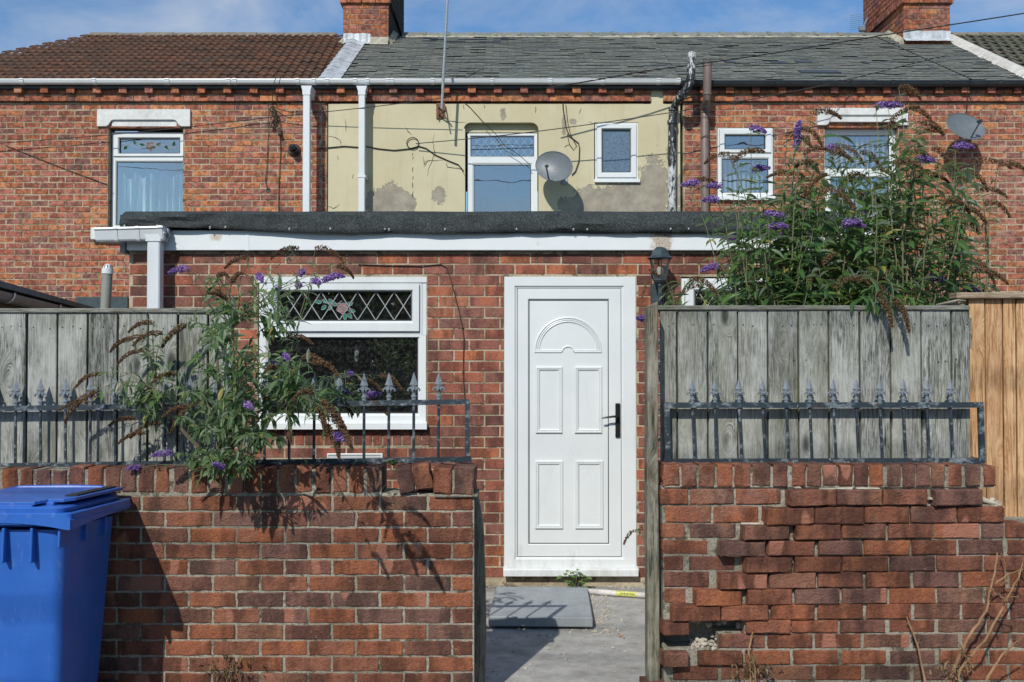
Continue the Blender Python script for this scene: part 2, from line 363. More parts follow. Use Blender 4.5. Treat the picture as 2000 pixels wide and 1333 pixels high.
M_tile = tile_mat('brown_concrete_tile', [(.135,.072,.048),(.16,.085,.055),(.115,.068,.05),(.15,.078,.05),(.125,.075,.055),(.18,.088,.055),(.10,.06,.045)])
M_tile2 = tile_mat('mossy_grey_tile', [(.115,.12,.085),(.13,.13,.095),(.10,.105,.078),(.125,.115,.085)])
M_ridge = plain('ridge_tile_concrete', (.17,.15,.115), .95, .3, 14, bump=.6, bsc=40, dirt=.4, dcol=(.3,.29,.2))

def render_mat(patches):
    t = NT('cream_wall_paint'); x, y, z = t.xyz(t.pos())[0:3]
    wob = t.noise(t.pos(), 7, 5, .65); wob2 = t.noise(t.pos(), 28, 4, .6)
    w = t.math('ADD', t.math('MULTIPLY', t.math('SUBTRACT', wob, .5), 1.7), t.math('MULTIPLY', t.math('SUBTRACT', wob2, .5), .7))
    acc = None
    for (px, pz, rx, rz) in patches:
        a = t.math('DIVIDE', t.math('SUBTRACT', x, px), rx); b = t.math('DIVIDE', t.math('SUBTRACT', z, pz), rz)
        d = t.math('SQRT', t.math('ADD', t.math('MULTIPLY', a, a), t.math('MULTIPLY', b, b)))
        acc = d if acc is None else t.math('MINIMUM', acc, d)
    m = t.ramp(t.math('ADD', acc, w), [(.97,1),(1.0,0)])
    fine = t.noise(t.pos(), 90, 4, .6)
    cream = t.mix(t.ramp(t.noise(t.pos(), 1.6, 6, .65), [(.35,0),(.7,1)]), (.50,.45,.29), (.56,.52,.36))
    vs = t.noise(t.map(t.pos(), (9,9,.7)), 1.4, 5, .7)
    cream = t.mix(t.ramp(vs, [(.55,0),(.8,.38)]), cream, (.30,.27,.16))
    grey = t.mix(t.ramp(t.noise(t.pos(), 6, 6, .7), [(.35,0),(.68,1)]), (.235,.215,.17), (.37,.335,.26))
    c = t.mix(m, cream, grey)
    h = t.math('ADD', t.math('MULTIPLY', t.math('SUBTRACT', 1.0, m), .7), t.math('MULTIPLY', fine, .15))
    return t.done(t.bsdf(c, .9, t.bump(h, .8, .012, t.bump(t.noise(t.pos(), 3, 3, .5), .3, .03)), spec=.15))
PATCH = [(PX(768,D3),PZ(393,D3),.22,.24),(PX(733,D3),PZ(400,D3),.14,.22),(PX(858,D3),PZ(384,D3),.09,.12),
         (PX(1195,D3),PZ(393,D3),.50,.22),(PX(1278,D3),PZ(365,D3),.22,.42),(PX(1125,D3),PZ(402,D3),.25,.14),(PX(1240,D3),PZ(400,D3),.6,.28),(PX(983,D3),PZ(224,D3),.04,.075),
         (PX(1102,D3),PZ(243,D3),.03,.14),(PX(1325,D3),PZ(380,D3),.07,.26),(PX(1120,D3),PZ(239,D3),.045,.04),(PX(800,D3),PZ(398,D3),.09,.14),(PX(1310,D3),PZ(300,D3),.05,.12)]
M_render = render_mat(PATCH)

def felt_mat():
    t = NT('black_mineral_felt'); g = t.noise(t.pos(), 130, 3, .8); s = t.noise(t.pos(), 9, 5, .6)
    c = t.mix(t.ramp(g, [(.42,0),(.68,1)]), (.018,.024,.024), (.135,.15,.145))
    c = t.mix(t.ramp(s, [(.35,.45),(.6,0)]), c, (.02,.026,.026))
    return t.done(t.bsdf(c, .9, t.bump(g, 1, .008, t.bump(s, .5, .03)), spec=.2))
M_felt = felt_mat()
def fascia_mat():
    t = NT('white_fascia_board'); x, y, z = t.xyz(t.pos())[0:3]
    c = t.mix(t.ramp(t.noise(t.pos(), 5, 5, .6), [(.3,0),(.7,1)]), (.64,.68,.68), (.70,.73,.73))
    def spot(px, py, rx, rz, col, k, mode=0):
        nonlocal c
        a = t.math('DIVIDE', t.math('SUBTRACT', x, PX(px,D2)), rx); b = t.math('DIVIDE', t.math('SUBTRACT', z, PZ(py,D2)), rz)
        d = t.math('SQRT', t.math('ADD', t.math('MULTIPLY', a, a), t.math('MULTIPLY', b, b)))
        d = t.math('ADD', d, t.math('MULTIPLY', t.math('SUBTRACT', t.noise(t.pos(), 22, 5, .7), .5), 1.3))
        f = t.ramp(d, [(.35,k),(1.0,0)])
        if mode:
            cr_ = t.ramp(t.vor(t.pos(), 75, 'DISTANCE_TO_EDGE'), [(.03,0),(.07,1)])
            f2 = t.ramp(d, [(.55,1),(.75,0)])
            c = t.mix(f, c, col); c = t.mix(t.math('MULTIPLY', f2, cr_), c, (.50,.44,.36)); c = t.mix(t.math('MULTIPLY', f2, t.math('SUBTRACT', 1.0, cr_)), c, (.16,.12,.09))
        else: c = t.mix(f, c, col)
    spot(425,465,.05,.035,(.42,.30,.2),.75); spot(682,456,.10,.03,(.45,.34,.24),.7); spot(1291,470,.10,.14,(.55,.42,.32),.8,1); spot(1050,478,.02,.02,(.4,.35,.3),.4)
    e = t.noise(t.pos(), 45, 3, .8); c = t.mix(t.ramp(e, [(.70,0),(.76,.5)]), c, (.25,.22,.2))
    return t.done(t.bsdf(c, .45, None))
M_fascia = fascia_mat()
def conc_mat(name, c0, c1, sc=9, spots=True, cracks=False):
    t = NT(name); a = t.noise(t.pos(), sc, 7, .65); g = t.noise(t.pos(), 150, 3, .8)
    c = t.mix(t.ramp(a, [(.35,0),(.66,1)]), c0, c1)
    c = t.mix(t.ramp(g, [(.35,.5),(.5,0)]), c, t.mix(1, c, (.55,.55,.55), 'MULTIPLY'))
    c = t.mix(t.ramp(g, [(.62,0),(.74,.5)]), c, (.55,.54,.5))
    if spots:
        s = t.vor(t.pos(), 5.5); c = t.mix(t.ramp(t.math('ADD', s, t.math('MULTIPLY', t.noise(t.pos(), 40, 3, .6), .1)), [(.09,.75),(.13,0)]), c, (.58,.57,.52))
        d = t.noise(t.pos(), 2.2, 6, .7); c = t.mix(t.ramp(d, [(.5,0),(.68,.5)]), c, (.13,.12,.10))
    if cracks:
        v = t.vor(t.vmath('ADD', t.pos(), t.comb(t.math('MULTIPLY', t.noise(t.pos(),4,4,.6), .25), 0.0, 0.0)), 1.5, 'DISTANCE_TO_EDGE')
        c = t.mix(t.ramp(v, [(.0,.8),(.012,0)]), c, (.05,.045,.04))
    return t.done(t.bsdf(c, .92, t.bump(t.math('ADD', g, a), .6, .006), spec=.2))
M_path = conc_mat('worn_concrete', (.30,.295,.275), (.45,.44,.41))
M_slab = conc_mat('grey_paving_slab', (.28,.31,.325), (.36,.39,.40), spots=False)
M_grnd = conc_mat('lane_tarmac', (.12,.12,.115), (.22,.215,.20))
def bin_mat():
    t = NT('faded_blue_bin_plastic'); a = t.noise(t.pos(), 5, 6, .6)
    c = t.mix(t.ramp(a, [(.3,0),(.7,1)]), (.018,.10,.40), (.032,.135,.48))
    s = t.noise(t.map(t.pos(), (3,3,.8)), 9, 6, .85); c = t.mix(t.ramp(s, [(.56,0),(.70,.55)]), c, (.15,.24,.48))
    sm = t.noise(t.pos(), 9, 4, .6); c = t.mix(t.ramp(sm, [(.70,0),(.74,.7)]), c, (.12,.10,.09))
    sp = t.noise(t.pos(), 70, 2, .8); c = t.mix(t.ramp(sp, [(.74,0),(.77,.6)]), c, (.5,.55,.62))
    return t.done(t.bsdf(c, .38, t.bump(t.noise(t.pos(), 130, 2, .6), .08, .003, t.bump(a, .1, .02)), spec=.45))
M_bin = bin_mat()
def glass_mat(name, refl=.3, tint=(.9,.95,.94), rough=.01, ripple=.06):
    t = NT(name); lw = t.node('ShaderNodeLayerWeight'); lw.inputs[0].default_value = .25
    gl = t.node('ShaderNodeBsdfGlossy'); gl.inputs['Roughness'].default_value = rough; gl.inputs['Color'].default_value = (.95,.98,1,1)
    t.link(t.bump(t.noise(t.pos(), 2.1, 2, .5), ripple, .02), gl.inputs['Normal'])
    tr = t.node('ShaderNodeBsdfTransparent'); tr.inputs[0].default_value = (*tint, 1)
    dd = t.node('ShaderNodeBsdfDiffuse'); dd.inputs[0].default_value = (.45,.47,.45,1)
    sp = t.noise(t.pos(), 34, 4, .8)
    m1 = t.node('ShaderNodeMixShader'); t.link(t.math('ADD', t.math('MULTIPLY', lw.outputs[1], .5), refl, clamp=True), m1.inputs[0]); t.link(tr.outputs[0], m1.inputs[1]); t.link(gl.outputs[0], m1.inputs[2])
    m2 = t.node('ShaderNodeMixShader'); t.link(t.ramp(sp, [(.5,.01),(.72,.10),(.76,.4)]), m2.inputs[0]); t.link(m1.outputs[0], m2.inputs[1]); t.link(dd.outputs[0], m2.inputs[2])
    return t.done(m2.outputs[0])
M_glass = glass_mat('window_glass', .16)
M_glassu = glass_mat('upstairs_window_glass', .38)
def frosted():
    t = NT('frosted_bathroom_glass'); v = t.vor(t.pos(), 60)
    return t.done(t.bsdf(t.mix(t.ramp(t.noise(t.pos(), 40, 4, .7), [(.4,0),(.6,1)]), (.07,.115,.17), (.12,.18,.25)), .25, t.bump(v, .6, .004), spec=.9))
M_frost = frosted()
def lace():
    t = NT('net_curtain'); n = t.noise(t.map(t.pos(), (1,1,.05)), 14, 3, .7)
    d = t.node('ShaderNodeBsdfDiffuse'); t.link(t.mix(t.ramp(n, [(.52,0),(.68,1)]), (.06,.09,.11), (.85,.88,.86)), d.inputs[0])
    return t.done(d.outputs[0])
M_lace = lace()
M_blind = plain('pale_fabric_blind', (.50,.55,.55), .8, .1)

def leaf_mat(name, top0, top1, under, sub=.5):
    t = NT(name); base = t.mix(t.isl(), top0, top1)
    base = t.mix(t.ramp(t.noise(t.pos(), 5, 3, .6), [(.4,0),(.65,.6)]), base, t.mix(1, base, (1.35,1.35,.8), 'MULTIPLY'))
    c = t.mix(t.geo.outputs['Backfacing'], base, under)
    yel = t.ramp(t.isl(), [(.95,0),(.955,1)], 'CONSTANT'); c = t.mix(t.math('MULTIPLY', yel, .7), c, (.30,.24,.05))
    b = t.bsdf(c, .42, t.bump(t.noise(t.pos(), 160, 2, .6), .25, .003), spec=.35)
    tr = t.node('ShaderNodeBsdfTranslucent'); t.link(t.mix(1, c, (1.2,1.5,.5), 'MULTIPLY'), tr.inputs[0])
    m = t.node('ShaderNodeMixShader'); m.inputs[0].default_value = .28; t.link(b, m.inputs[1]); t.link(tr.outputs[0], m.inputs[2])
    return t.done(m.outputs[0])
M_leaf = leaf_mat('buddleia_leaf', (.032,.085,.026), (.09,.165,.055), (.25,.30,.22))
M_leafs = leaf_mat('buddleia_leaf_silvery', (.045,.095,.035), (.13,.19,.10), (.30,.35,.28))
M_weed = leaf_mat('weed_leaf', (.10,.20,.03), (.17,.28,.06), (.18,.26,.10))
M_hedge = leaf_mat('hedge_leaf', (.025,.06,.02), (.07,.12,.04), (.08,.12,.06))
def flower_mat(name, a, b):
    t = NT(name); c = t.mix(t.isl(), a, b)
    d = t.bsdf(c, .7, spec=.1); tr = t.node('ShaderNodeBsdfTranslucent'); t.link(c, tr.inputs[0])
    m = t.node('ShaderNodeMixShader'); m.inputs[0].default_value = .3; t.link(d, m.inputs[1]); t.link(tr.outputs[0], m.inputs[2]); return t.done(m.outputs[0])
M_purple = flower_mat('purple_petal', (.19,.09,.35), (.47,.33,.64))
M_deadfl = flower_mat('dry_brown_seed', (.12,.072,.042), (.30,.19,.105))
M_stem = plain('green_brown_stem', (.16,.17,.09), .7, .3, 20)
M_bark = plain('bush_wood', (.14,.11,.075), .9, .3, 30, bump=.6)
M_dry = plain('dry_stalk', (.30,.17,.085), .7, .35, 25)
M_dryl = flower_mat('dry_leaf', (.13,.085,.04), (.34,.25,.14))
# ================================================================= masonry helpers
def cuts(x0, x1, zc, ops):
    iv = [(x0, x1)]
    for (a, b, c, d) in ops:
        if c < zc < d:
            nv = []
            for (p, q) in iv:
                if b <= p or a >= q: nv.append((p, q)); continue
                if a > p: nv.append((p, a))
                if b < q: nv.append((b, q))
            iv = nv
    return [v for v in iv if v[1]-v[0] > .02]
def one_brick(mb, x0, x1, y, depth, z0, z1, c=.004, jit=.0012, prot=0, rz=0, ry=0, rx=0, rough=0):
    """front-facing brick: bevelled front, four sides; rough > 0 subdivides and roughens the face"""
    nx = max(1, int((x1-x0)/.03)) if rough else 1; nz = 3 if rough else 1
    vs = []; fs = []; J = lambda a: random.uniform(-a, a)
    y = y - prot
    k = lambda i, j: i*(nz+3)+j
    xs = [x0] + [x0+c+(x1-x0-2*c)*i/nx for i in range(nx+1)] + [x1]
    zs = [z0] + [z0+c+(z1-z0-2*c)*i/nz for i in range(nz+1)] + [z1]
    seed = random.uniform(0, 100)
    for i, x in enumerate(xs):
        for j, z in enumerate(zs):
            e = (i in (0, len(xs)-1)) or (j in (0, len(zs)-1))
            dy = c if e else 0
            if rough and not e: dy += (mnoise.noise(Vector((x*26+seed, z*40, seed)))*1.0+J(.5))*rough
            jx = J(jit)+ (J(rough*.7) if e else 0); jz = J(jit)+(J(rough*.7) if e else 0)
            vs.append(Vector((x+jx, y+dy, z+jz)))
    n1, n2 = len(xs), len(zs)
    for i in range(n1-1):
        for j in range(n2-1): fs.append((i*n2+j, (i+1)*n2+j, (i+1)*n2+j+1, i*n2+j+1))
    b = len(vs)
    edge = [i*n2 for i in range(n1)] + [(n1-1)*n2+j for j in range(1, n2)] + [i*n2+n2-1 for i in range(n1-2, -1, -1)] + [j for j in range(n2-2, 0, -1)]
    for e in edge:
        p = vs[e]; vs.append(Vector((p.x, y+depth, p.z)))
    m = len(edge)
    for q in range(m): fs.append((edge[q], b+q, b+(q+1)%m, edge[(q+1)%m]))
    if rz or ry or rx:
        M = rot_about(((x0+x1)/2, y+depth/2, (z0+z1)/2), rx, ry, rz); vs = [M @ p for p in vs]
    mb.add(vs, fs)
def wall_bricks(mb, x0, x1, ztop, zbot, Y, L, H, ops=(), depth=.10, off=0.0, joint=.010, jit=.0012, c=.003, yj=.0015, skip=None, rough=0):
    n = 0; z = ztop
    while z - H > zbot - .01:
        zc = z - H/2
        for (a, b) in cuts(x0, x1, zc, ops):
            s = x0 + off + (L/2 if n % 2 else 0); i = math.floor((a - s)/L)
            x = s + i*L
            while x < b - .002:
                p = max(x, a); q = min(x+L, b)
                x += L
                if q - p < .03: continue
                if skip and skip((p+q)/2, zc): continue
                hl = joint/2
                one_brick(mb, p+hl+random.uniform(0, joint*.25), q-hl, Y+random.uniform(-yj, yj), depth, z-H+joint*.55, z-joint*.45, c, jit, ry=random.gauss(0, .004), rough=rough)
        z -= H; n += 1
def mortar(mb, x0, x1, z0, z1, Y, thick, ops=()):
    zs = sorted({z0, z1} | {o[2] for o in ops if z0 < o[2] < z1} | {o[3] for o in ops if z0 < o[3] < z1})
    for a, b in zip(zs, zs[1:]):
        for (p, q) in cuts(x0, x1, (a+b)/2, ops): mb.box(p, q, Y, Y+thick, a, b)
def rect(x0, y0, x1, y1, D): return (PX(x0, D), PX(x1, D), PZ(y1, D), PZ(y0, D))

def ring2(mb, A, B, prof):
    vs = []; fs = []
    for t_, y in prof:
        r = [A[i]*(1-t_)+B[i]*t_ for i in range(4)]
        vs += [(r[0],y,r[2]),(r[1],y,r[2]),(r[1],y,r[3]),(r[0],y,r[3])]
    for i in range(len(prof)-1):
        for k in range(4): fs.append((i*4+k, i*4+(k+1)%4, (i+1)*4+(k+1)%4, (i+1)*4+k))
    mb.add(vs, fs)
def fixed_prof(y, g): return [(0,y+.06),(0,y+.002),(.03,y),(.70,y),(.76,y+.003),(.96,y+.014),(.97,y+.03),(1,y+.03)]
def case_prof(y, g): return [(0,y+.06),(0,y+.002),(.03,y),(.20,y),(.205,y+.012),(.235,y+.012),(.24,y-.016),(.28,y-.020),(.80,y-.020),(.86,y-.016),(.97,y+.002),(.98,y+.03),(1,y+.03)]
def window(parent, D, recess, outer, cells, glass, name='window', room=True, sill=None, label=None, roomd=.8):
    """outer: px rect; cells: (cell rect, glass rect, kind) in px at plane D"""
    y = D + recess; fr = MB(); gl = MB(); seal = MB()
    for (cr_, gr, kind) in cells:
        A = rect(*cr_, D); B = rect(*gr, D)
        ring2(fr, A, B, fixed_prof(y, 0) if kind == 'f' else case_prof(y, 0))
        gl.quad((B[0],y+.022,B[2]),(B[1],y+.022,B[2]),(B[1],y+.022,B[3]),(B[0],y+.022,B[3]))
        yy = y+.0125 if kind == 'f' else y+.0005
        ring2(seal, (B[0]-.003,B[1]+.003,B[2]-.003,B[3]+.003), (B[0]+.004,B[1]-.004,B[2]+.004,B[3]-.004), [(0,yy+.002),(0,yy-.002),(1,yy-.002),(1,yy+.01)])
    w = fr.build(name, M_upvc, parent, label=label)
    gl.build('glass', glass, w); seal.build('rubber_seal', M_seal, w)
    O = rect(*outer, D)
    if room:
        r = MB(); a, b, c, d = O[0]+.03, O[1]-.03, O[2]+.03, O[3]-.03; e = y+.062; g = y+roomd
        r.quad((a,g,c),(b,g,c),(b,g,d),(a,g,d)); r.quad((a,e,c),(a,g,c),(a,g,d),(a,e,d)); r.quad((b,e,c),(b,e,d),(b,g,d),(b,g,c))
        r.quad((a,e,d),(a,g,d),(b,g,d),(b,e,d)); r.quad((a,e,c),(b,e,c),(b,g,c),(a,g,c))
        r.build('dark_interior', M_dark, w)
    if sill:
        sx0, sx1, sy0, sy1, proj = sill; s = MB(); X0, X1 = PX(sx0, D), PX(sx1, D); Z1, Z0 = PZ(sy0, D), PZ(sy1, D)
        s.prismx([(y+.04,Z1+.012),(D-proj,Z1-.004),(D-proj-.002,Z0),(D-proj+.012,Z0),(D-proj+.014,Z0+.012),(y+.04,Z0+.012)], X0, X1)
        s.build('sill', M_upvc, w)
    return w
def diamonds(mb, g, y, nx, ny, r=.0028, xoff=0.0):
    """diagonal lead cames over glass rect g = x0,x1,z0,z1"""
    x0, x1, z0, z1 = g; px = (x1-x0)/nx; pz = (z1-z0)/ny; s = pz/px
    for sg in (1, -1):
        for k in range(-ny-2, int(nx)+ny+4):
            xs = x0 + (k+xoff)*px
            pts = []
            za, zb = (z0, z1)
            xa, xb = xs, xs + sg*(z1-z0)/s
            # clip to x range
            t0, t1 = 0.0, 1.0; dx = xb-xa
            for lim, side in ((x0, 1), (x1, -1)):
                fa = (xa-lim)*side; fb = (xb-lim)*side
                if fa < 0 and fb < 0: t0, t1 = 1, 0; break
                if fa < 0: t0 = max(t0, (lim-xa)/dx)
                if fb < 0: t1 = min(t1, (lim-xa)/dx)
            if t1 - t0 < .02: continue
            mb.tube([(xa+dx*t0, y, za+(zb-za)*t0), (xa+dx*t1, y, za+(zb-za)*t1)], r, 6)
def ellipse(cx, y, cz, rx, rz, n=14, a=0):
    return [(cx+rx*cos(2*pi*i/n)*cos(a)-rz*sin(2*pi*i/n)*sin(a), y, cz+rx*cos(2*pi*i/n)*sin(a)+rz*sin(2*pi*i/n)*cos(a)) for i in range(n+1)]
def leafshape(cx, y, cz, l, w, a, n=6):
    pts = []
    for i in range(2*n+1):
        t_ = i/n if i <= n else 2-i/n
        s_ = 1 if i <= n else -1
        u = t_*l; v = s_*w*sin(pi*min(1,t_**.8))
        pts.append((cx+u*cos(a)-v*sin(a), y, cz+u*sin(a)+v*cos(a)))
    return pts
def rose_glass(win, cx, cz, y, S, sprays=True):
    came = MB(); pk = MB(); gr = MB()
    for rr, col in ((1.0, 1), (.72, 0), (.45, 0), (.22, 0)):
        pts = []
        for i in range(25):
            a = 2*pi*i/24; r_ = S*rr*(1+.10*sin(5*a+rr*9)); pts.append((cx+r_*cos(a), y, cz+r_*sin(a)))
        came.tube(pts, S*.055, 5)
        if col: pk.add([(p[0], y+.004, p[2]) for p in pts[:-1]], [tuple(range(24))])
    for (dx, dz, a, l) in ([(-1.0,.5,2.6,1.3),(-1.9,.9,2.2,1.1),(-2.0,.5,4.1,1.1),(-3.0,1.0,2.3,1.0),(-3.1,.5,3.9,1.2),(-3.9,1.1,3.0,1.4),(1.0,.6,.4,1.2),(1.2,-.4,-.2,1.4),(1.1,-1.0,-.9,1.3),(.5,-1.0,-1.5,1.4)] if sprays else
                         [(-1.2,.2,2.9,1.4),(-3.2,.3,2.0,1.3),(-5,.1,3.9,1.3),(-7,.3,2.5,1.2),(1.2,.2,.4,1.4),(3.2,.2,-.9,1.3),(5,.0,1.2,1.3),(7,.3,.2,1.2)]):
        ls = leafshape(cx+dx*S, y, cz+dz*S, l*S, .36*S, a)
        came.tube(ls, S*.045, 5); gr.add([(p[0], y+.004, p[2]) for p in ls[:-1]], [tuple(range(len(ls)-1))])
    if sprays: came.tube([(cx-4*S,y,cz+1.6*S),(cx-2.6*S,y,cz+.75*S),(cx-1*S,y,cz+.8*S),(cx,y,cz+1.4*S)], S*.05, 5)
    else:
        came.tube([(cx+i*S*.9, y, cz+S*.5*sin(i*.8)) for i in range(-9, 10)], S*.05, 5)
    came.build('rose_outline', M_came, win); pk.build('rose', M_rose, win); gr.build('rose_leaves', M_leafg, win)

# ================================================================= ground
g = MB(); g.quad((-120,-120,-.03),(120,-120,-.03),(120,160,-.03),(-120,160,-.03)); tag(g.build('ground', M_grnd), kind='structure')
g = MB()
NX, NY = 40, 34
for i in range(NX+1):
    for j in range(NY+1):
        x = -7.4+i*14.6/NX; y = 4.9+j*(13.3-4.9)/NY
        g.v.append((x, y, .012+.006*mnoise.noise(Vector((x*1.5,y*1.5,0)))))
for i in range(NX):
    for j in range(NY): g.f.append((i*(NY+1)+j, (i+1)*(NY+1)+j, (i+1)*(NY+1)+j+1, i*(NY+1)+j+1))
tag(g.build('path', M_path, smooth=True), kind='structure')
g = MB(); g.box(-.178,.697,4.5,4.9,-.02,.006)
tag(g.build('pavement', M_path), kind='structure')

# ================================================================= roofs
EY, EZ = 13.30, PZ(165, 13.30); RY, RZ = 16.4, PZ(71, 16.4)
RS = Vector((0, RY-EY, RZ-EZ)); RL = RS.length; RS.normalize(); RN = Vector((0, -RS.z, RS.y))
def RP(x, s, h=0): return Vector((x, EY, EZ)) + RS*s + RN*h
XL, XM, XR, XE = -7.45, -2.50, 2.31, 7.15                       # party walls
def roof_back(mb, x0, x1, x0r=None):
    a = RP(x0, -.02, -.03); b = RP(x1, -.02, -.03); c = RP(x1, RL, -.03); d = RP(x0 if x0r is None else x0r, RL, -.03)
    e = Vector((c.x, c.y+3.6, c.z-1.95)); f = Vector((d.x, d.y+3.6, d.z-1.95))
    mb.add([a,b,c,d,e,f], [(0,1,2,3),(3,2,4,5)])
def slates(x0, x1, mb, mb2, rows=34):
    H = RL/rows
    for r in range(rows):
        s = r*H; w = .23; x = x0 - (w/2 if r % 2 else 0)
        while x < x1:
            a = max(x, x0) + random.uniform(.001,.004); b = min(x+w, x1) - random.uniform(.001,.004); x += w
            if b-a < .04: continue
            k = random.uniform(-.004,.004) ; tl = random.gauss(0,.0018)*1.5
            h = .016+random.uniform(-.003,.004); lift = random.choice([0]*14+[.010])
            s0 = s+k-random.choice([0]*25+[.025]); s1 = s+H*1.9
            px_ = 1000+F*a/(EY+s*RS.y)
            tgt = mb
            if (r > rows-7 and r < rows-2 and 820 < px_ < 985 and random.random() < .6): tgt = mb2; lift += .006
            h += .002; p = [RP(a,s0-tl,h+lift), RP(b,s0+tl,h+lift), RP(b,s1,-.002), RP(a,s1,-.002), RP(a,s0-tl,h+lift-.006), RP(b,s0+tl,h+lift-.006)]
            if s1 > RL: p[2] = RP(b,RL,-.004); p[3] = RP(a,RL,-.004)
            tgt.add(p, [(0,1,2,3),(4,5,1,0),(0,3,4),(1,5,2)])
def wavytiles(mb, x0, x1, rows, wave, amp, left=None, nper=2):
    H = RL/rows; W = wave*nper
    for r in range(rows):
        s = r*H
        xa = x0 if left is None else left(s/RL)
        x = xa - (random.uniform(0,.01))
        off = (W/2 if r % 2 else 0)
        x = xa + off - W
        while x < x1:
            a = max(x, xa); b = min(x+W-.004, x1); 
            if b-a > .03:
                n = max(2, int((b-a)/wave*7)); dh = random.uniform(-.004,.004); sk = random.uniform(-.006,.006)
                vs = []; fs = []
                for i in range(n+1):
                    xx = a+(b-a)*i/n; ph = ((xx-x)/wave)*2*pi
                    hh = amp*(.5+.5*sin(ph)) + dh
                    vs += [RP(xx, s-.012+sk, .035+hh-.022), RP(xx, s-.012+sk, .035+hh), RP(xx, min(RL, s+H), .008+hh*.9)]
                for i in range(n):
                    k = i*3; fs += [(k,k+3,k+4,k+1),(k+1,k+4,k+5,k+2)]
                mb.add(vs, fs)
            x += W
def ridge(mb, bed, x0, x1, step, half=False):
    top = RP(0, RL, 0); z = top.z; y = top.y
    x = x0
    while x < x1-.02:
        b = min(x+step, x1); dz = random.uniform(-.006,.006)
        pr = [(y-.12,z-.035+dz),(y-.10,z-.02+dz),(y-.02,z+.055+dz),(y+.02,z+.055+dz),(y+.12,z-.03+dz),(y+.1,z-.05)]
        mb.prismx(pr, x+.003, b-.003)
        if not half:
            pr = [(q[0]+(.0), q[1]+.016) for q in pr]; mb.prismx(pr, b-.05, b+.008)
        x = b
    n = int((x1-x0)/.12)
    for i in range(n):
        a = x0+(x1-x0)*i/n; b = x0+(x1-x0)*(i+1)/n; d = random.uniform(.0,.03)
        bed.prismx([(y-.125-d,z-.065-d*.5),(y-.115-d,z-.035),(y-.05,z-.01),(y,z-.05)], a, b)

# ================================================================= terraced houses
LH, HH = .229, .0818
def corbel(mb, mm, x0, x1, D, skipd=None, px_phase=0.0):
    """dentil course and projecting course under the gutter"""
    zA1, zA0 = PZ(175.5, D), PZ(185.5, D)
    zB1, zB0 = PZ(189.5, D), PZ(199.5, D)
    one = .0
    x = x0
    while x < x1-.05:                                   # flush course between dentils
        b = min(x+.228, x1); one_brick(mb, x+.005, b-.005, D-.045, .12, zA0+.004, zA1-.002, .003, .0012); x = b
    step = 51.0/F*D; k = math.ceil((x0-px_phase)/step)
    while px_phase+k*step+.105 < x1:
        a = px_phase+k*step
        if skipd is None or not skipd(a):
            one_brick(mb, a, a+.105, D-.108, .13, PZ(186, D)+.002, PZ(175, D)+.006, .005, .003, rz=random.gauss(0,.02), prot=random.uniform(-.008,.004))
        k += 1
    x = x0
    while x < x1-.03:
        w = random.choice((.112,.112,.228)); b = min(x+w, x1)
        one_brick(mb, x+.004, b-.004, D-.050+random.uniform(-.002,.002), .12, zB0, zB1, .003, .0015); x = b
    mm.box(x0, x1, D-.02, D+.1, zB1-.002, zA0+.004); mm.box(x0, x1, D-.025, D+.1, zA1-.002, EZ-.02)
    mm.box(x0, x1, D-.040, D+.05, zB0+.006, zB1-.006); mm.box(x0, x1, D-.036, D+.05, zA0+.008, zA1-.008)
GUT_Y = D3 - .145
def gutter(parent, x0, x1, yt, yb, mat, name='gutter', clips=(), D=None, r=.043, dy=0.0):
    """half-round gutter with rolled lips, closed ends and clips; x0,x1 in metres"""
    yc = GUT_Y; zt = PZ(yt, yc); m = MB(); n = 9
    prof = [(yc-r*1.04*cos(pi*i/(n-1)), zt-.008-r*1.35*sin(pi*i/(n-1))**.8) for i in range(n)]
    prof = [(prof[0][0]-.003, zt), (prof[0][0]-.006, zt-.012)] + prof + [(prof[-1][0], zt)]
    inner = [(a*.93+yc*.07, b+.004) for a, b in prof[::-1]]
    poly = prof
    vs = [(x0,a,b) for a,b in poly]+[(x1,a,b) for a,b in poly]; k = len(poly)
    m.add(vs, [(i, k+i, k+i+1, i+1) for i in range(k-1)])
    for xe in (x0, x1): m.add([(xe,a,b) for a,b in poly], [tuple(range(k))])
    gt = m.build(name, mat, parent, smooth=True)
    for cx in clips:
        c = MB(); e = .004
        pp = [(yc+(a-yc)*1.17-.002, b-(.005 if i > 1 else -.003)) for i, (a,b) in enumerate(poly)]
        c.add([(cx-.026,a,b) for a,b in pp]+[(cx+.026,a,b) for a,b in pp], [(i, k+i, k+i+1, i+1) for i in range(k-1)])
        c.add([(cx-.026,a,b) for a,b in pp]+[(cx-.026,a,b) for a,b in poly], [(i, k+i, k+i+1, i+1) for i in range(k-1)])
        c.add([(cx+.026,a,b) for a,b in pp]+[(cx+.026,a,b) for a,b in poly], [(i, k+i, k+i+1, i+1) for i in range(k-1)])
        c.build('gutter_clip', mat, gt)
    return gt
def fascia_strip(parent, x0, x1, mat):
    m = MB(); m.box(x0, x1, EY-.0, EY+.025, PZ(173, EY), PZ(163, EY)); m.box(x0, x1, EY+.028, D3+.1, PZ(174,EY)-.0, PZ(174,EY)+.02); return m.build('eaves_shadow_board', mat, parent)  # black colour stands in for the shadow under the gutter
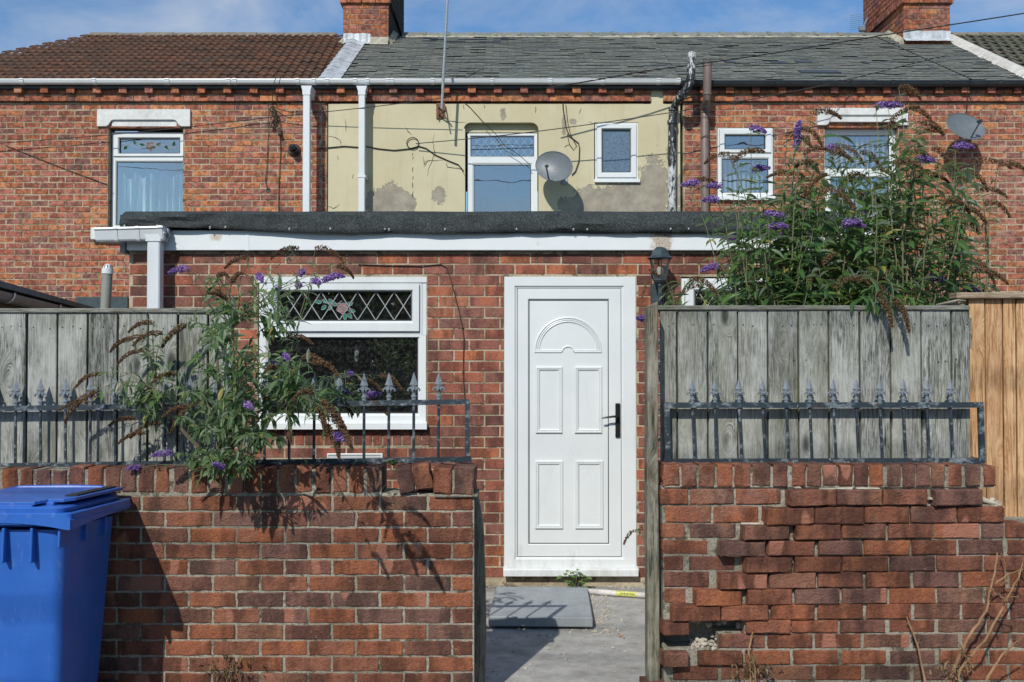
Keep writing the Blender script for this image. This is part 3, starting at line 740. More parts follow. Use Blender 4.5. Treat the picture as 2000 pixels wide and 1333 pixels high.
def lintel(parent, px0, px1, py0, py1, notch, D, proj=.035, step=0):
    """painted stone lintel with a stepped, rounded underside"""
    x0, x1, z1, z0 = PX(px0, D), PX(px1, D), PZ(py0, D), PZ(py1, D)
    zn = PZ(notch, D); ins = .17; m = MB()
    poly = [(x0,z0),(x0+.12,z0),(x0+.15,z0+.02),(x0+.19,zn-.012),(x0+.22,zn),(x1-.22,zn),(x1-.19,zn-.012),(x1-.15,z0+.02),(x1-.12,z0),(x1,z0),(x1,z1),(x0,z1)]
    m.prism(poly, D-proj, D+.10)
    m.box(x0+.19, x1-.19, D-proj+.03, D+.10, zn-.085, zn-.002)
    if step: m.box(x0-.02, x1+.02, D-proj-.02, D+.0, z1-.0, z1+.02)
    return m.build('lintel', M_cond, parent)

def house(x0, x1, label, extra):
    t = thing('terraced_house', ((x0+x1)/2, D3, 0), label, 'house', 'terraced houses in the row')
    return t
# ---- left house: brown tiles, one window
hL = house(XL, XM, 'red brick terraced house with brown tiled roof, leftmost in the row', None)
bL, mL = MB(), MB()
opL = [rect(208, 249, 355, 446, D3)]
xs_l = -8.6
wall_bricks(bL, xs_l, XM-.075+.0, PZ(203.5, D3), .1, D3, LH, HH, opL, depth=.11, off=.05, joint=.013, jit=.0035, c=.005, yj=.004)
mortar(mL, xs_l, XM, 0, PZ(203.5, D3)+.02, D3+.0045, .23, opL)
wall_bricks(bL, XM-.075, XM+.0-.0, PZ(203.5, D3), 2.6, D3, LH, HH, (), depth=.11, off=.07, joint=.012, jit=.002)
corbel(bL, mL, xs_l, XM-.06, D3, px_phase=PX(30, D3)-.0)
wl = mL.build('wall', M_hmort, hL); bL.build('brickwork', M_hbrick, wl)
sd = MB(); sd.box(xs_l, xs_l+.23, D3+.24, 19.4, 0, EZ-.1); sd.build('side_wall', M_hmort, wl); sd = MB(); sd.box(XM-.12, XM, D3+.24, 19.4, 0, EZ-.1); sd.build('party_wall', M_hmort, wl)
tl, bk, rg, bd = MB(), MB(), MB(), MB()
lf = lambda t_: -8.75+1.80*t_
wavytiles(tl, -8.3, XM-.01, 16, .125, .026, left=lf)
roof_back(bk, -8.75, XM, -6.95)
r1 = bk.build('roof', M_tile, hL); tl.build('roof_tiles', M_tile, r1, smooth=True)
ridge(rg, bd, -6.98, PX(655, 16.4), .46, half=True); rg.build('ridge_tiles', M_ridge, r1); bd.build('cement_bedding', M_bed, r1)
fascia_strip(hL, xs_l, XM, M_blackpl)
gutter(hL, -8.7, PX(614, GUT_Y), 156, 172, M_upvc2, clips=[PX(q, GUT_Y) for q in (40,182,325,445,457,580,612)])
wL = window(hL, D3, .10, (208,249,355,446), [((210,256,355,305),(225,268,344,297),'c'), ((210,305,355,444),(219,314,351,438),'f')], M_glassu)
x = MB(); A = rect(219,314,351,438,D3)
for k in range(60):
    u = k/60; u2 = (k+1)/60
    def cv(u): return (A[0]+(A[1]-A[0])*u, D3+.20+.03*sin(u*44)+.012*sin(u*101), 0)
    a, b = cv(u), cv(u2)
    hz = lambda q: A[2]+(A[3]-A[2])*(.80+.05*sin(q*30))
    x.quad((a[0],a[1],A[2]),(b[0],b[1],A[2]),(b[0],b[1],hz(u2)),(a[0],a[1],hz(u)))
x.build('net_curtain', M_lace, wL, smooth=True)
gg = rect(225,268,344,297,D3); rose_glass(wL, (gg[0]+gg[1])/2, (gg[2]+gg[3])/2, D3+.118, .062, sprays=False)
lintel(hL, 188, 370, 215, 248, 235, D3)
s = MB(); s.cbox(PX(180,D3), PX(366,D3), D3-.09, D3+.14, PZ(470,D3), PZ(446,D3), .01); s.build('stone_sill', M_cond, hL)
# downpipes and outlet
dp = MB()
def squarepipe(mb, pts, w):
    for (a, b) in zip(pts, pts[1:]):
        a = Vector(a); b = Vector(b); d = (b-a).normalized(); u = d.cross(Vector((0,1,0))).normalized(); w_ = Vector((0,1,0)); q = w_.cross(d) 
        vs = [p + u*sx*w + d.cross(u)*sy*w for p in (a-d*.0, b+d*.0) for sx, sy in ((-1,-1),(1,-1),(1,1),(-1,1))]
        mb.add(vs, [(0,1,5,4),(1,2,6,5),(2,3,7,6),(3,0,4,7),(3,2,1,0),(4,5,6,7)])
def downpipe(parent, pxc, ytop, D, zbot, outlet_w=.10, w=.036, off=.085, clip_y=None):
    xc = PX(pxc, D-off); m = MB(); zt = PZ(ytop, D-off)
    m.cbox(xc-w, xc+w, D-off-w, D-off+w, zbot, zt, .007)
    m.prism([(xc-w-.006, zt-.05),(xc+w+.006, zt-.05),(xc+w+.006, zt+.0),(xc+outlet_w*.7, zt+.07),(xc-outlet_w*.7, zt+.07),(xc-w-.006, zt+.0)], min(GUT_Y-.055, D-off-w-.006), GUT_Y+.055)
    o = m.build('downpipe', M_upvc2, parent)
    if clip_y:
        for yy in clip_y:
            c = MB(); z = PZ(yy, D); c.box(xc-w-.012, xc+w+.012, D-off-w-.006, D-.003, z-.016, z+.016); c.build('pipe_clip', M_upvc2, o)
    return o
downpipe(hL, 598, 180, D3, 2.66, off=.33, w=.045)

# ---- middle house: cream painted render, slate roof
hM = house(XM, XR, 'middle terraced house with peeling cream painted upper wall and slate roof', None)
wM_o, wS_o = rect(908,252,1052,440,D3), rect(1161,240,1247,357,D3)
arch = rect(905,240,1052,252.01,D3)
RT, RB = PZ(203.5, D3), 2.55
YF = D3 - .012
m = MB(); ops = [wM_o, wS_o, arch]
zs = sorted({RB, RT, arch[3]} | {o[2] for o in ops if RB < o[2] < RT} | {o[3] for o in ops})
mortar(m, XM+.02, XR-.04, RB, RT, YF, .25, ops)
ax0, ax1, az = arch[0], arch[1], arch[3]                # rounded upper corners of the window recess
for sx, X in ((1, ax0), (-1, ax1)):
    rr = .10; pts = [(X, az)] + [(X+sx*(rr-rr*sin(a)), az-rr+rr*cos(a)) for a in [i*pi/2/6 for i in range(7)]]
    if sx < 0: pts = pts[::-1]
    m.prism(pts, YF, YF+.13)
m.box(arch[0]-.01, arch[1]+.01, D3+.085, D3+.2, arch[2]-.03, arch[3]+.02); m.box(XM+.02, XR-.04, D3+.0, D3+.23, 0, RB-.003)
wm = m.build('wall', M_render, hM)
for xa_, xb_, ph in ((XM-.055, PX(1272, D3), PX(608, D3)), (PX(1296,D3), XR, PX(1000,D3)+9)):
    cb, cm = MB(), MB(); corbel(cb, cm, xa_, xb_, D3, px_phase=ph); cb.build('brick_eaves_course', M_hbrick, wm); cm.build('eaves_mortar', M_hmort, wm)
sf = MB(); sf.box(PX(1272,D3), PX(1296,D3), D3-.01, D3+.2, PZ(203.5,D3), PZ(177,D3)); sf.build('render_patch', M_render, wm)
# roof
sl1, sl2, bk, rg, bd = MB(), MB(), MB(), MB(), MB()
slates(XM+.02, XR, sl1, sl2); roof_back(bk, XM, XR)
r2 = bk.build('roof', M_slate2, hM); sl1.build('slates', M_slate, r2); sl2.build('slipped_slates', M_slate2, r2)
ridge(rg, bd, PX(785,16.4), XR, .39); rg.build('ridge_tiles', M_slate, r2); bd.build('cement_bedding', M_bed, r2)
ld = MB()                                               # lead strip with lapped pieces between the two roofs
for k in range(13):
    s0, s1 = k*RL/13*.93, (k+1.15)*RL/13*.93
    ld.add([RP(XM-.10,s0,.085),RP(XM-.02,s0,.10),RP(XM+.07,s0,.055),RP(XM+.17,s0,.035),RP(XM-.10,s1,.06),RP(XM-.02,s1,.075),RP(XM+.07,s1,.035),RP(XM+.17,s1,.022),
            RP(XM-.10,s0,.05),RP(XM+.17,s0,.02)], [(0,1,5,4),(1,2,6,5),(2,3,7,6),(8,9,3,2,1,0)])
ld.build('lead_flashing', M_lead, r2)
fascia_strip(hM, XM, XR, M_blackpl)
gutter(hM, PX(616, GUT_Y), PX(1328, GUT_Y), 156, 172, M_upvc2, clips=[PX(q, GUT_Y) for q in (638,693,717,757,765,845,961,1075,1178,1287,1326)])
downpipe(hM, 706, 180, D3, 2.66, off=.20, w=.042, clip_y=[351])
wM = window(hM, D3, .09, (908,252,1052,440), [((912,258,1050,306),(919,264,1043,303),'f'), ((912,306,1050,438),(925,320,1037,430),'f')], M_glassu)
lc = MB(); gg = rect(919,264,1043,303,D3); diamonds(lc, gg, D3+.118, 8, 2, .0042, .3); lc.build('leading', M_lead, wM)
rose_glass(wM, gg[0]+(gg[1]-gg[0])*.50, (gg[2]+gg[3])/2+.01, D3+.114, .034)
wS = window(hM, D3, -.01, (1161,240,1247,357), [((1163,241,1247,351),(1177,254,1232,337),'c')], M_frost, sill=(1161,1250,351,357.5,.05))
# cracks in the render
M_crack = plain('dark_crack', (.09,.075,.05), .95)
for pts in ([(848,262),(846,280),(849,300),(838,330),(834,345)],[(826,305),(828,322),(834,313)],[(872,318),(874,326),(902,331),(908,345)],[(827,327),(836,314),(866,314)],[(792,248),(797,258),(805,264)],
            [(640,267),(655,268),(664,275),(668,285)],[(674,233),(676,258)],[(660,305),(661,312)],[(640,402),(652,408),(664,400)],[(625,405),(633,402)],[(690,340),(688,350)],
            [(1047,208),(1046,222)],[(1112,282),(1102,288)],[(1136,212),(1130,224)],[(905,205),(907,214)],[(1180,240),(1160,242),(1150,238)],[(945,205),(947,213)],[(870,236),(880,238),(912,241)]):
    P3 = []
    for (a, b) in zip(pts, pts[1:]):
        for q in range(4): P3.append(P(a[0]+(b[0]-a[0])*q/4+random.uniform(-1.2,1.2), a[1]+(b[1]-a[1])*q/4+random.uniform(-1,1), YF-.0005))
    P3.append(P(*pts[-1], YF-.0005)); n = len(P3)
    ck = MB(); ck.tube(P3, [.0015+.004*sin(pi*i/(n-1))*random.uniform(.5,1.3) for i in range(n)], 5); ck.build('crack', M_crack, wm)
ck = MB()
for y_ in (300,307,330,327,345,357,360,380,363,375): ck.tube([P(806+random.uniform(-1,1),y_,YF-.001),P(806,y_+random.uniform(4,9),YF-.001)], [.006,.002], 5)
ck.build('drip_marks', M_crack, wm)

# ---- right house
hR = house(XR, XE, 'red brick terraced house right of the cream wall, slate roof, window under a white lintel', None)
bR, mR = MB(), MB()
wa, wb = rect(1402,250,1513,391,D3), rect(1613,249,1757,472,D3)
wall_bricks(bR, XR+.015, XE, PZ(203.5, D3), .1, D3, LH, HH, [wa, wb], depth=.11, off=.0, joint=.013, jit=.0035, c=.005, yj=.004)
mortar(mR, XR, XE, 0, PZ(203.5, D3)+.02, D3+.0045, .23, [wa, wb])
corbel(bR, mR, XR+.0, XE, D3, px_phase=PX(1417, D3))
wr = mR.build('wall', M_hmort, hR); bR.build('brickwork', M_hbrick, wr)
sd = MB(); sd.box(XR, XR+.12, D3+.24, 19.4, 0, EZ-.1); sd.build('side_wall', M_hmort, wr)
sl1, sl2, bk, rg, bd = MB(), MB(), MB(), MB(), MB()
slates(XR+.002, XE-.12, sl1, sl2); roof_back(bk, XR, XE)
SLP = []
for (a, b, s0) in ((1510,1540,1.25),(1545,1620,.62),(1560,1590,1.3),(1420,1440,1.3),(1690,1700,1.25)):
    X0, X1 = PX(a, 14.4), PX(b, 14.4); sl3 = MB(); SLP.append(sl3); sl3.add([RP(X0,s0,.035),RP(X1,s0-.03,.035),RP(X1,s0+.2,.012),RP(X0,s0+.2,.012),RP(X0,s0,.0),RP(X1,s0-.03,.0)], [(0,1,2,3),(4,5,1,0)])
r3 = bk.build('roof', M_slate2, hR); sl1.build('slates', M_slate, r3); [q.build('slipped_slate', M_slate2, r3) for q in SLP]
ridge(rg, bd, XR+.003, PX(1770,16.4), .39); rg.build('ridge_tiles', M_slate, r3); bd.build('cement_bedding', M_bed, r3)
fl = MB()
for k in range(26):
    s0, s1 = k*RL/26*.94, (k+1)*RL/26*.94; j = random.uniform(-.02,.02)
    fl.add([RP(XE-.16+j,s0,.02),RP(XE-.08,s0,.075),RP(XE+.02,s0,.08),RP(XE-.16+j,s1,.02),RP(XE-.08,s1,.075),RP(XE+.02,s1,.08),RP(XE-.16+j,s0,0),RP(XE+.02,s0,0)], [(0,1,4,3),(1,2,5,4),(6,7,2,1,0)])
fl.build('cement_fillet', plain('pale_cement_fillet', (.50,.49,.44), .95, .25, 12, bump=.7, bsc=50, dirt=.4), r3)
fascia_strip(hR, XR, XE, M_blackpl)
gutter(hR, PX(1331, GUT_Y), XE+.3, 159, 171, M_blackpl, clips=[PX(q, GUT_Y) for q in (1360,1520,1640,1745,1850,1955)], r=.05)
wA = window(hR, D3, -.005, (1402,250,1513,391), [((1403,251,1511,301),(1418,265,1496,292),'c'), ((1403,301,1511,384),(1412,311,1502,376),'f')], M_glassu, sill=(1401,1514,384,392,.05))
wB = window(hR, D3, .10, (1613,249,1757,472), [((1614,250,1757,336),(1620,262,1745,326),'f'), ((1614,336,1757,462),(1630,344,1743,452),'f')], M_glassu, sill=(1606,1764,462,474,.06))
for W_, rc, n in ((wA, (1412,311,1502,376), 10), (wA, (1418,265,1496,292), 1), (wB, (1620,262,1745,326), 12), (wB, (1630,344,1743,452), 11)):
    A = rect(*rc, D3); bl = MB()
    if n == 1: continue
    for k in range(n):
        a = A[0]+(A[1]-A[0])*(k+.12)/n; b = A[0]+(A[1]-A[0])*(k+.78)/n; dy = random.uniform(.02,.05)
        if rc[0] == 1630 and k in (0,1,2,3): a -= 0; 
        bl.quad((a, D3+.19, A[2]), (b, D3+.19+dy, A[2]), (b, D3+.19+dy, A[3]), (a, D3+.19, A[3]))
    bl.build('vertical_blind', M_blind, W_)
l2 = MB()
lintel(hR, 1597, 1775, 213, 246, 226, D3, proj=.05, step=0)
l2.box(PX(1622,D3), PX(1752,D3), D3-.055, D3+.1, PZ(240,D3), PZ(231.5,D3)); l2.build('lintel_moulding', M_cond, hR)

# ---- far right house
hF = house(XE, 12.0, 'terraced house at far right with mossy grey wavy roof tiles', None)
bF, mF = MB(), MB(); wall_bricks(bF, XE+.003, 9.2, PZ(203.5, D3), .1, D3, LH, HH, (), depth=.11, joint=.012, jit=.002); mortar(mF, XE+.001, 12, 0, PZ(203.5, D3)+.02, D3+.009, .23)
wf = mF.build('wall', M_hmort, hF); bF.build('brickwork', M_hbrick, wf)
tl, bk, rg, bd = MB(), MB(), MB(), MB()
wavytiles(tl, XE+.0, 12, 13, .15, .034, nper=1); roof_back(bk, XE, 12); r4 = bk.build('roof', M_tile2, hF); tl.build('roof_tiles', M_tile2, r4, smooth=True)
ridge(rg, bd, PX(1863,16.4), 12, .45, half=True); rg.build('ridge_tiles', M_ridge, r4); bd.build('cement_bedding', M_bed, r4)

# ---- chimneys
def chimney(parent, xa, xb, ya, yb, zb, ledge, lead, label):
    m, b, bs = MB(), MB(), MB(); zt = 8.6; shade_side = 'shaded' in label
    m.box(xa+.008, xb-.008, ya+.008, yb-.008, zb-1.0, zt)
    mt = m.build('chimney', M_hmort, parent, label=label)
    H = .0818; z = zt; n = 0
    while z > zb-.9:
        e = .045 if ledge-.09 < z < ledge+.002 else (.022 if ledge+.0 < z else 0)
        LL = .229; 
        for face in range(4):
            if face % 2 == 0: L0, L1 = xa-e, xb+e
            else: L0, L1 = ya-e+.0, yb+e
            s = L0 - (LL/2 if n % 2 else 0); x = s
            while x < L1-.03:
                p, q = max(x, L0), min(x+LL, L1); x += LL
                if q-p < .03: continue
                t_ = MB(); one_brick(t_, p+.005, q-.005, 0, .09, z-H+.006, z-.004, .004, .003)
                for i, v in enumerate(t_.v):
                    if face == 0: w = (v[0], ya-e+v[1], v[2])
                    elif face == 2: w = (xa+xb-v[0], yb+e-v[1], v[2])
                    elif face == 1: w = (xb+e-v[1], v[0], v[2])
                    else: w = (xa-e+v[1], ya+yb-v[0], v[2])
                    t_.v[i] = w
                (bs if (face == 1 and shade_side) else b).add(t_.v, t_.f)  # right face in darker brick: shade put into the colour, with soot
        z -= H; n += 1
    b.build('brickwork', M_hbrick, mt); bs.build('shaded_sooty_brickwork', M_shadesoot, mt)
    cp = MB(); cp.cbox(xa-.06, xb+.06, ya-.06, yb+.06, zt+.002, zt+.09, .02); cp.build('chimney_cap', M_bed, mt)
    for i in range(4):
        pt = MB(); yc = ya+.25+(yb-ya-.5)*i/3; pt.lathe(((xa+xb)/2, yc, zt+.09), [(.13,0),(.12,.05),(.11,.35),(.13,.36),(.13,.40),(.09,.40),(.09,.1)], 14); pt.build('chimney_pot', M_hbrick, mt, smooth=True)
    if lead:
        l = MB(); (la, lb, z0, z1) = lead
        zz = [z0, z0+.03, z1]; n = 12
        for i in range(n):
            a = la+(lb-la)*i/n; b_ = la+(lb-la)*(i+1)/n
            q = [ya-.012-.006*sin(i*2.1), ya-.012-.006*sin((i+1)*2.1)]
            l.add([(a,q[0]-.10,z0-.05),(b_,q[1]-.10,z0-.05),(b_,q[1],z0+.02),(a,q[0],z0+.02),(b_,q[1],z1+.004*sin(i)),(a,q[0],z1+.004*sin(i-1))], [(0,1,2,3),(3,2,4,5)])
        l.build('lead_flashing', M_lead, mt)
    FLS = {-1: MB(), 1: MB(), 0: MB()}
    def zr(y): return EZ+(y-EY)*(RZ-EZ)/(RY-EY)
    for i in range(12):                       # cement fillets down the sides
        for X, s_ in ((xa, -1), (xb, 1)):
            fl = FLS[s_]; y0 = ya+(RY-ya)*i/12; y1 = ya+(RY-ya)*(i+1)/12; w = .07+random.uniform(-.015,.02)
            fl.add([(X,y0,zr(y0)+.10),(X,y1,zr(y1)+.10),(X+s_*w,y1,zr(y1)+.03),(X+s_*w,y0,zr(y0)+.03),(X,y0,zr(y0)-.02),(X+s_*w,y0,zr(y0)-.02)], [(0,1,2,3),(0,3,5,4)])
    la2 = lead[1] if lead else xa
    fl = FLS[0]
    if la2 < xb-.1:
        for i in range(5):
            a = la2+(xb-la2)*i/5; b_ = la2+(xb-la2)*(i+1)/5
            fl.add([(a,ya-.01,zr(ya)+.12),(b_,ya-.01,zr(ya)+.12),(b_,ya-.11,zr(ya-.11)+.03),(a,ya-.11,zr(ya-.11)+.03)], [(0,3,2,1)])
    for q in FLS.values(): q.build('cement_fillet', M_bed, mt)
    return mt
yc = 15.75
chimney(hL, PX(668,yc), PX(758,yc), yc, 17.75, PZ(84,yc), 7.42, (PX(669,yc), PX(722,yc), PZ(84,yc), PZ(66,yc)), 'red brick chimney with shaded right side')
chimney(hR, PX(1770,yc), PX(1861,yc), yc, 17.5, PZ(80,yc), 7.42, (PX(1768,yc), PX(1861,yc), PZ(78,yc), PZ(61,yc)), 'sunlit red brick chimney with lead at its foot')

# ---- pipes on the right of the cream wall
sp = MB(); Dp = D3-.10; r = .055
pts = [P(1312,415,Dp-.0),P(1313,250,Dp),P(1314,225,Dp),P(1316,212,Dp),P(1322,200,Dp-.1),P(1333,185,Dp-.22),P(1343,172,Dp-.30),P(1348,163,Dp-.34),P(1349,155,Dp-.34),P(1352,104,Dp-.30)]
sp.tube(pts, r, 14)
o = sp.build('black_soil_pipe', M_sootpipe, None, smooth=True); 
sv = thing('soil_vent_pipe', (pts[0].x, pts[0].y, 2.66), 'thick bent black vent pipe with peeling white paint at edge of cream wall', 'vent pipe')
o.parent = sv; o.location = (ORI[o.name]-ORI[sv.name]); o.name = 'pipe'
for a, b in (((1312.8,243),(1313,236)),((1316,212),(1315,218)),((1331,188),(1336,182)),((1349,158),(1349,152))):
    c = MB(); c.tube([P(*a, Dp if a[1] > 200 else Dp-.24 if a[1] > 170 else Dp-.34), P(*b, Dp if a[1] > 200 else Dp-.26 if a[1] > 170 else Dp-.34)], r+.012, 14); c.build('pipe_collar', M_sootpipe, sv, smooth=True)
bp = thing('soil_vent_pipe', (PX(1376,Dp), Dp, 2.66), 'plain brown plastic vent pipe with wire cage top on red brick', 'vent pipe')
c = MB(); pts = [P(1377,415,Dp),P(1376,225,Dp),P(1376,214,Dp),P(1379,203,Dp-.12),P(1381,192,Dp-.22),P(1381,180,Dp-.24),P(1382,128,Dp-.24)]
c.tube(pts, r, 14); c.build('pipe', M_brownpl, bp, smooth=True)
for yy, dd in ((232,Dp),(221,Dp),(270,Dp),(186,Dp-.23),(130,Dp-.24)):
    c = MB(); x_ = 1376.5 if yy > 200 else 1381; c.tube([P(x_,yy,dd), P(x_,yy-3,dd)], r+.007, 14); c.build('pipe_collar', M_brownpl, bp, smooth=True)
cg = MB(); cc = P(1382,128,Dp-.24)
for k in range(9):
    a = 2*pi*k/9; cg.tube([cc+Vector((r*cos(a), r*sin(a), 0)), cc+Vector((r*1.15*cos(a), r*1.15*sin(a), .05)), cc+Vector((r*.9*cos(a), r*.9*sin(a), .09))], .0035, 5)
cg.build('wire_cage', M_rope, bp)
# ================================================================= rear extension
XA, XB = PX(251, D2), XR
ext = thing('rear_extension', ((XA+XB)/2, D2, 0), 'single storey flat roofed brick extension with white fascia and white front door', 'extension')
LE, HE = .222, .0781
eW, eD, eV = rect(503,541,833,827,D2), rect(985,541,1242,1126,D2), rect(1330,541,1600,830,D2)
gW = rect(640,886,748,908,D2)
hdr = rect(500,843,836,871,D2); hdr = (PX(500,D2), PX(836,D2), PZ(870.8,D2), PZ(843.5,D2))
bE, mE = MB(), MB()
zt = PZ(495.3, D2)
wall_bricks(bE, XA, XB, zt, .0, D2, LE, HE, [eW, eD, eV, hdr, gW], depth=.10, off=((PX(1052.5,D2)+.05-XA) % LE)+LE/2, joint=.010, jit=.0012, c=.003)
x = hdr[0]
while x < hdr[1]-.03:
    one_brick(bE, x+.004, x+.064, D2-.001, .1, hdr[2]+.004, hdr[3]-.004, .003, .0015); x += .0705
mortar(mE, XA, XB, 0, zt+.02, D2+.004, .22, [eW, eD, eV, gW])
we = mE.build('wall', M_emort, ext); bE.build('brickwork', M_ebrick, we)
s = MB(); s.box(XA, XA+.22, D2+.24, D3-.02, 0, zt); s.build('side_wall', M_emort, we); s = MB(); s.box(XB-.12, XB-.004, D2+.24, D3-.02, 0, zt); s.build('side_wall', M_emort, we)
# flat roof, fascia, felt
fa = MB(); zf0, zf1 = PZ(489.5, D2-.05), PZ(450, D2-.05)
a, j1, b = PX(246, D2-.05), PX(482, D2-.05), PX(1622, D2-.05)
for (p, q) in ((a, j1-.002), (j1+.002, b)):
    fa.cbox(p, q, D2-.05, D2-.028, zf0, zf1, .004)
fa.box(j1-.012, j1+.012, D2-.0525, D2-.0503, zf0, zf1)
fa.build('fascia', M_fascia, ext)
so_ = MB(); so_.box(a, b, D2-.027, D2+.05, zf0+.006, zf0+.016); so_.build('soffit', plain('grey_soffit_board', (.30,.33,.34), .6), ext); so_ = MB(); so_.box(PX(233,D2), PX(243,D2), D2+.0, D3-.05, PZ(494,D2), PZ(452,D2)); so_.build('end_board', plain('grey_soffit_board', (.30,.33,.34), .6), ext)
rf = MB(); rf.box(XA-.06, XB+.02, D2-.02, D3-.03, PZ(452,D2), PZ(421,D2)); rf_o = rf.build('roof', M_felt, ext)
ft = MB(); n = 150; rows_ = 7
X0, X1 = PX(236, D2-.08), PX(1640, D2-.08)
for i in range(n+1):
    u = i/n; x = X0+(X1-X0)*u
    top = PZ(412.5, D2-.03) + .004*mnoise.noise(Vector((x*1.7, 0, 0)))
    low = PZ(441+15*min(1,u*3.5) , D2-.08) + .008*mnoise.noise(Vector((x*2.1, 5, 0))) + .004*mnoise.noise(Vector((x*9, 5, 0)))
    for k in range(rows_):
        v = k/(rows_-1)
        if k == 0: p = (x, D2+.25, top-.01)
        elif k == 1: p = (x, D2-.01, top)
        else:
            w = (k-1)/(rows_-2); wr = .020*mnoise.noise(Vector((x*1.6+w*.8, w*2.5, 1)))+.026*max(0, mnoise.noise(Vector((x*3.1+w*3, w*1.2, 9))))
            p = (x-(.018*w if i == 0 else 0), D2-.045-.04*sin(pi*min(1,w*1.1)*.5)-wr, top+(low-top)*w)
        ft.v.append(p)
for i in range(n):
    for k in range(rows_-1): ft.f.append((i*rows_+k, i*rows_+k+1, (i+1)*rows_+k+1, (i+1)*rows_+k))
fto = ft.build('felt_edge', M_felt, ext, smooth=True)
md = fto.modifiers.new('thick', 'SOLIDIFY'); md.thickness = .006; md.offset = -1
nl = MB()
for q in (243,307,410,440,565,645,752,760,869,1009,1120,1147,1310,1345): nl.lathe(P(q, 441+7*min(1,(q-236)/400)+random.uniform(-2,3), D2-.102), [(.0,-.0),(.006,.0)], 8, Matrix.Rotation(pi/2,4,'X')); nl.lathe(P(q, 441+7*min(1,(q-236)/400), D2-.1), [(.001,.004),(.006,.002),(.006,-.006)], 8, Matrix.Rotation(pi/2,4,'X'))
nl.build('clout_nails', M_galv, fto)
# gutter of the extension, at its left corner
gt = MB(); ya, yb = D2-.185, D2-.055
def sqgut(mb, xa, xb, za, zb, sc=1.0):
    pr = [(ya,0),(ya-.004,-.012),(ya+.006,-.022),(ya+.022,-.085),(ya+.03,-.095),(yb-.02,-.095),(yb,-.03),(yb,0)]
    c = (ya+yb)/2; pr = [(c+(p-c)*sc, q*sc+(.002 if sc > 1 else 0)) for p, q in pr]; k = len(pr)
    vs = [(xa,p,za+q) for p,q in pr]+[(xb,p,zb+q) for p,q in pr]
    mb.add(vs, [tuple(range(k-1,-1,-1)), tuple(range(k,2*k))]+[(i,k+i,k+(i+1)%k,(i+1)%k) for i in range(k)])
gx = lambda q: PX(q, ya); gz = lambda q: PZ(445+ (q-182)*(-3.5/134.), ya)
sqgut(gt, gx(182), gx(316), gz(182), gz(316)); go = gt.build('gutter', M_upvc2, ext)
for q in (223, 266, 311):
    c = MB(); sqgut(c, gx(q-3.5), gx(q+3.5), gz(q), gz(q), 1.08); c.build('gutter_clip', M_upvc2, go)
dp = MB(); xc = gx(296); w = .045; yc = D2-.12
dp.cbox(xc-w, xc+w, yc-w, yc+w, .02, PZ(468, yc), .008)
dp.prism([(xc-w-.008, PZ(473,yc)),(xc+w+.008, PZ(473,yc)),(xc+w+.008, PZ(464,yc)),(xc+.085, PZ(455,yc)),(xc-.085, PZ(455,yc)),(xc-w-.008, PZ(464,yc))], yc-w-.006, yc+w+.006)
dpo = dp.build('downpipe', M_upvc2, ext)
jb = MB(); jb.cbox(PX(318,D2-.1), PX(330,D2-.1), D2-.12, D2-.06, PZ(463,D2-.1), PZ(447,D2-.1), .006); jb.tube([P(311,462,D2-.11),P(320,474,D2-.11),P(331,458,D2-.11)], .012, 6); jb.build('gutter_bracket', M_galv, ext)
# big window
wE = window(ext, D2, .012, (503,541,833,827), [((505,552,824,655),(541,570,803,626),'c'), ((505,655,832,826),(523,660,815,807),'f')], M_glass, sill=(500,835,826,838,.055), roomd=1.2)
hd = MB(); A = rect(503,541,833,552,D2); hd.box(A[0], A[1], D2+.004, D2+.08, A[2], A[3]); A = rect(824.5,552.2,832.5,654.8,D2); hd.box(A[0], A[1], D2+.012, D2+.08, A[2], A[3]); hd.build('frame_head', M_upvc, wE)
lc = MB(); gg = rect(541,570,803,626,D2); diamonds(lc, gg, D2+.028, 7.3, 1, .0036, .35); lc.build('leading', M_came, wE)
rose_glass(wE, PX(667,D2), PZ(602,D2), D2+.022, .038)
ob = MB(); gg = rect(523,660,815,807,D2)                  # a few things standing inside
ob.lathe((PX(697,D2+.5), D2+.5, PZ(706,D2+.5)), [(.012,0),(.02,.02),(.016,.05),(.02,.08),(.008,.11),(.01,.13)], 12)
ob.build('ornament', M_came, wE, smooth=True)
# small right hand window, mostly behind the bush
wV = window(ext, D2, .012, (1330,541,1600,830), [((1332,544,1598,655),(1359,570,1570,626),'c'), ((1332,655,1598,828),(1350,662,1580,808),'f')], M_glass, sill=(1328,1602,828,840,.055), roomd=1.2)
lc = MB(); gg = rect(1359,570,1570,626,D2); diamonds(lc, gg, D2+.028, 6, 1, .0042, .2); lc.build('leading', M_came, wV)
# ---------------- front door
dr = MB(); y = D2-.002
A, B = rect(985,541,1242,1112,D2), rect(1010,563,1214,1089,D2)
ring2(dr, A, B, [(0,y+.08),(0,y+.003),(.02,y),(.80,y),(.90,y+.010),(1,y+.014),(1,y+.04)])
dro = dr.build('front_door', M_door, ext)
sh = MB(); A2 = (B[0]+.004, B[1]-.004, B[2]+.005, B[3]-.004); C = rect(1033,586,1188.5,1062.5,D2)
ring2(sh, A2, C, [(0,y+.05),(0,y+.010),(.02,y+.006),(.90,y+.006),(.97,y+.012),(1,y+.016)])
lo = sh.build('door_leaf', M_door, dro)
sl_ = MB(); ring2(sl_, B, A2, [(0,y+.030),(1,y+.030)]); ring2(sl_, (C[0]-.002,C[1]+.002,C[2]-.002,C[3]+.002), (C[0]+.004,C[1]-.004,C[2]+.004,C[3]-.004), [(0,y+.0165),(0,y+.0125),(1,y+.0125),(1,y+.0165)])
sl_.build('rubber_seal', M_seal, dro)
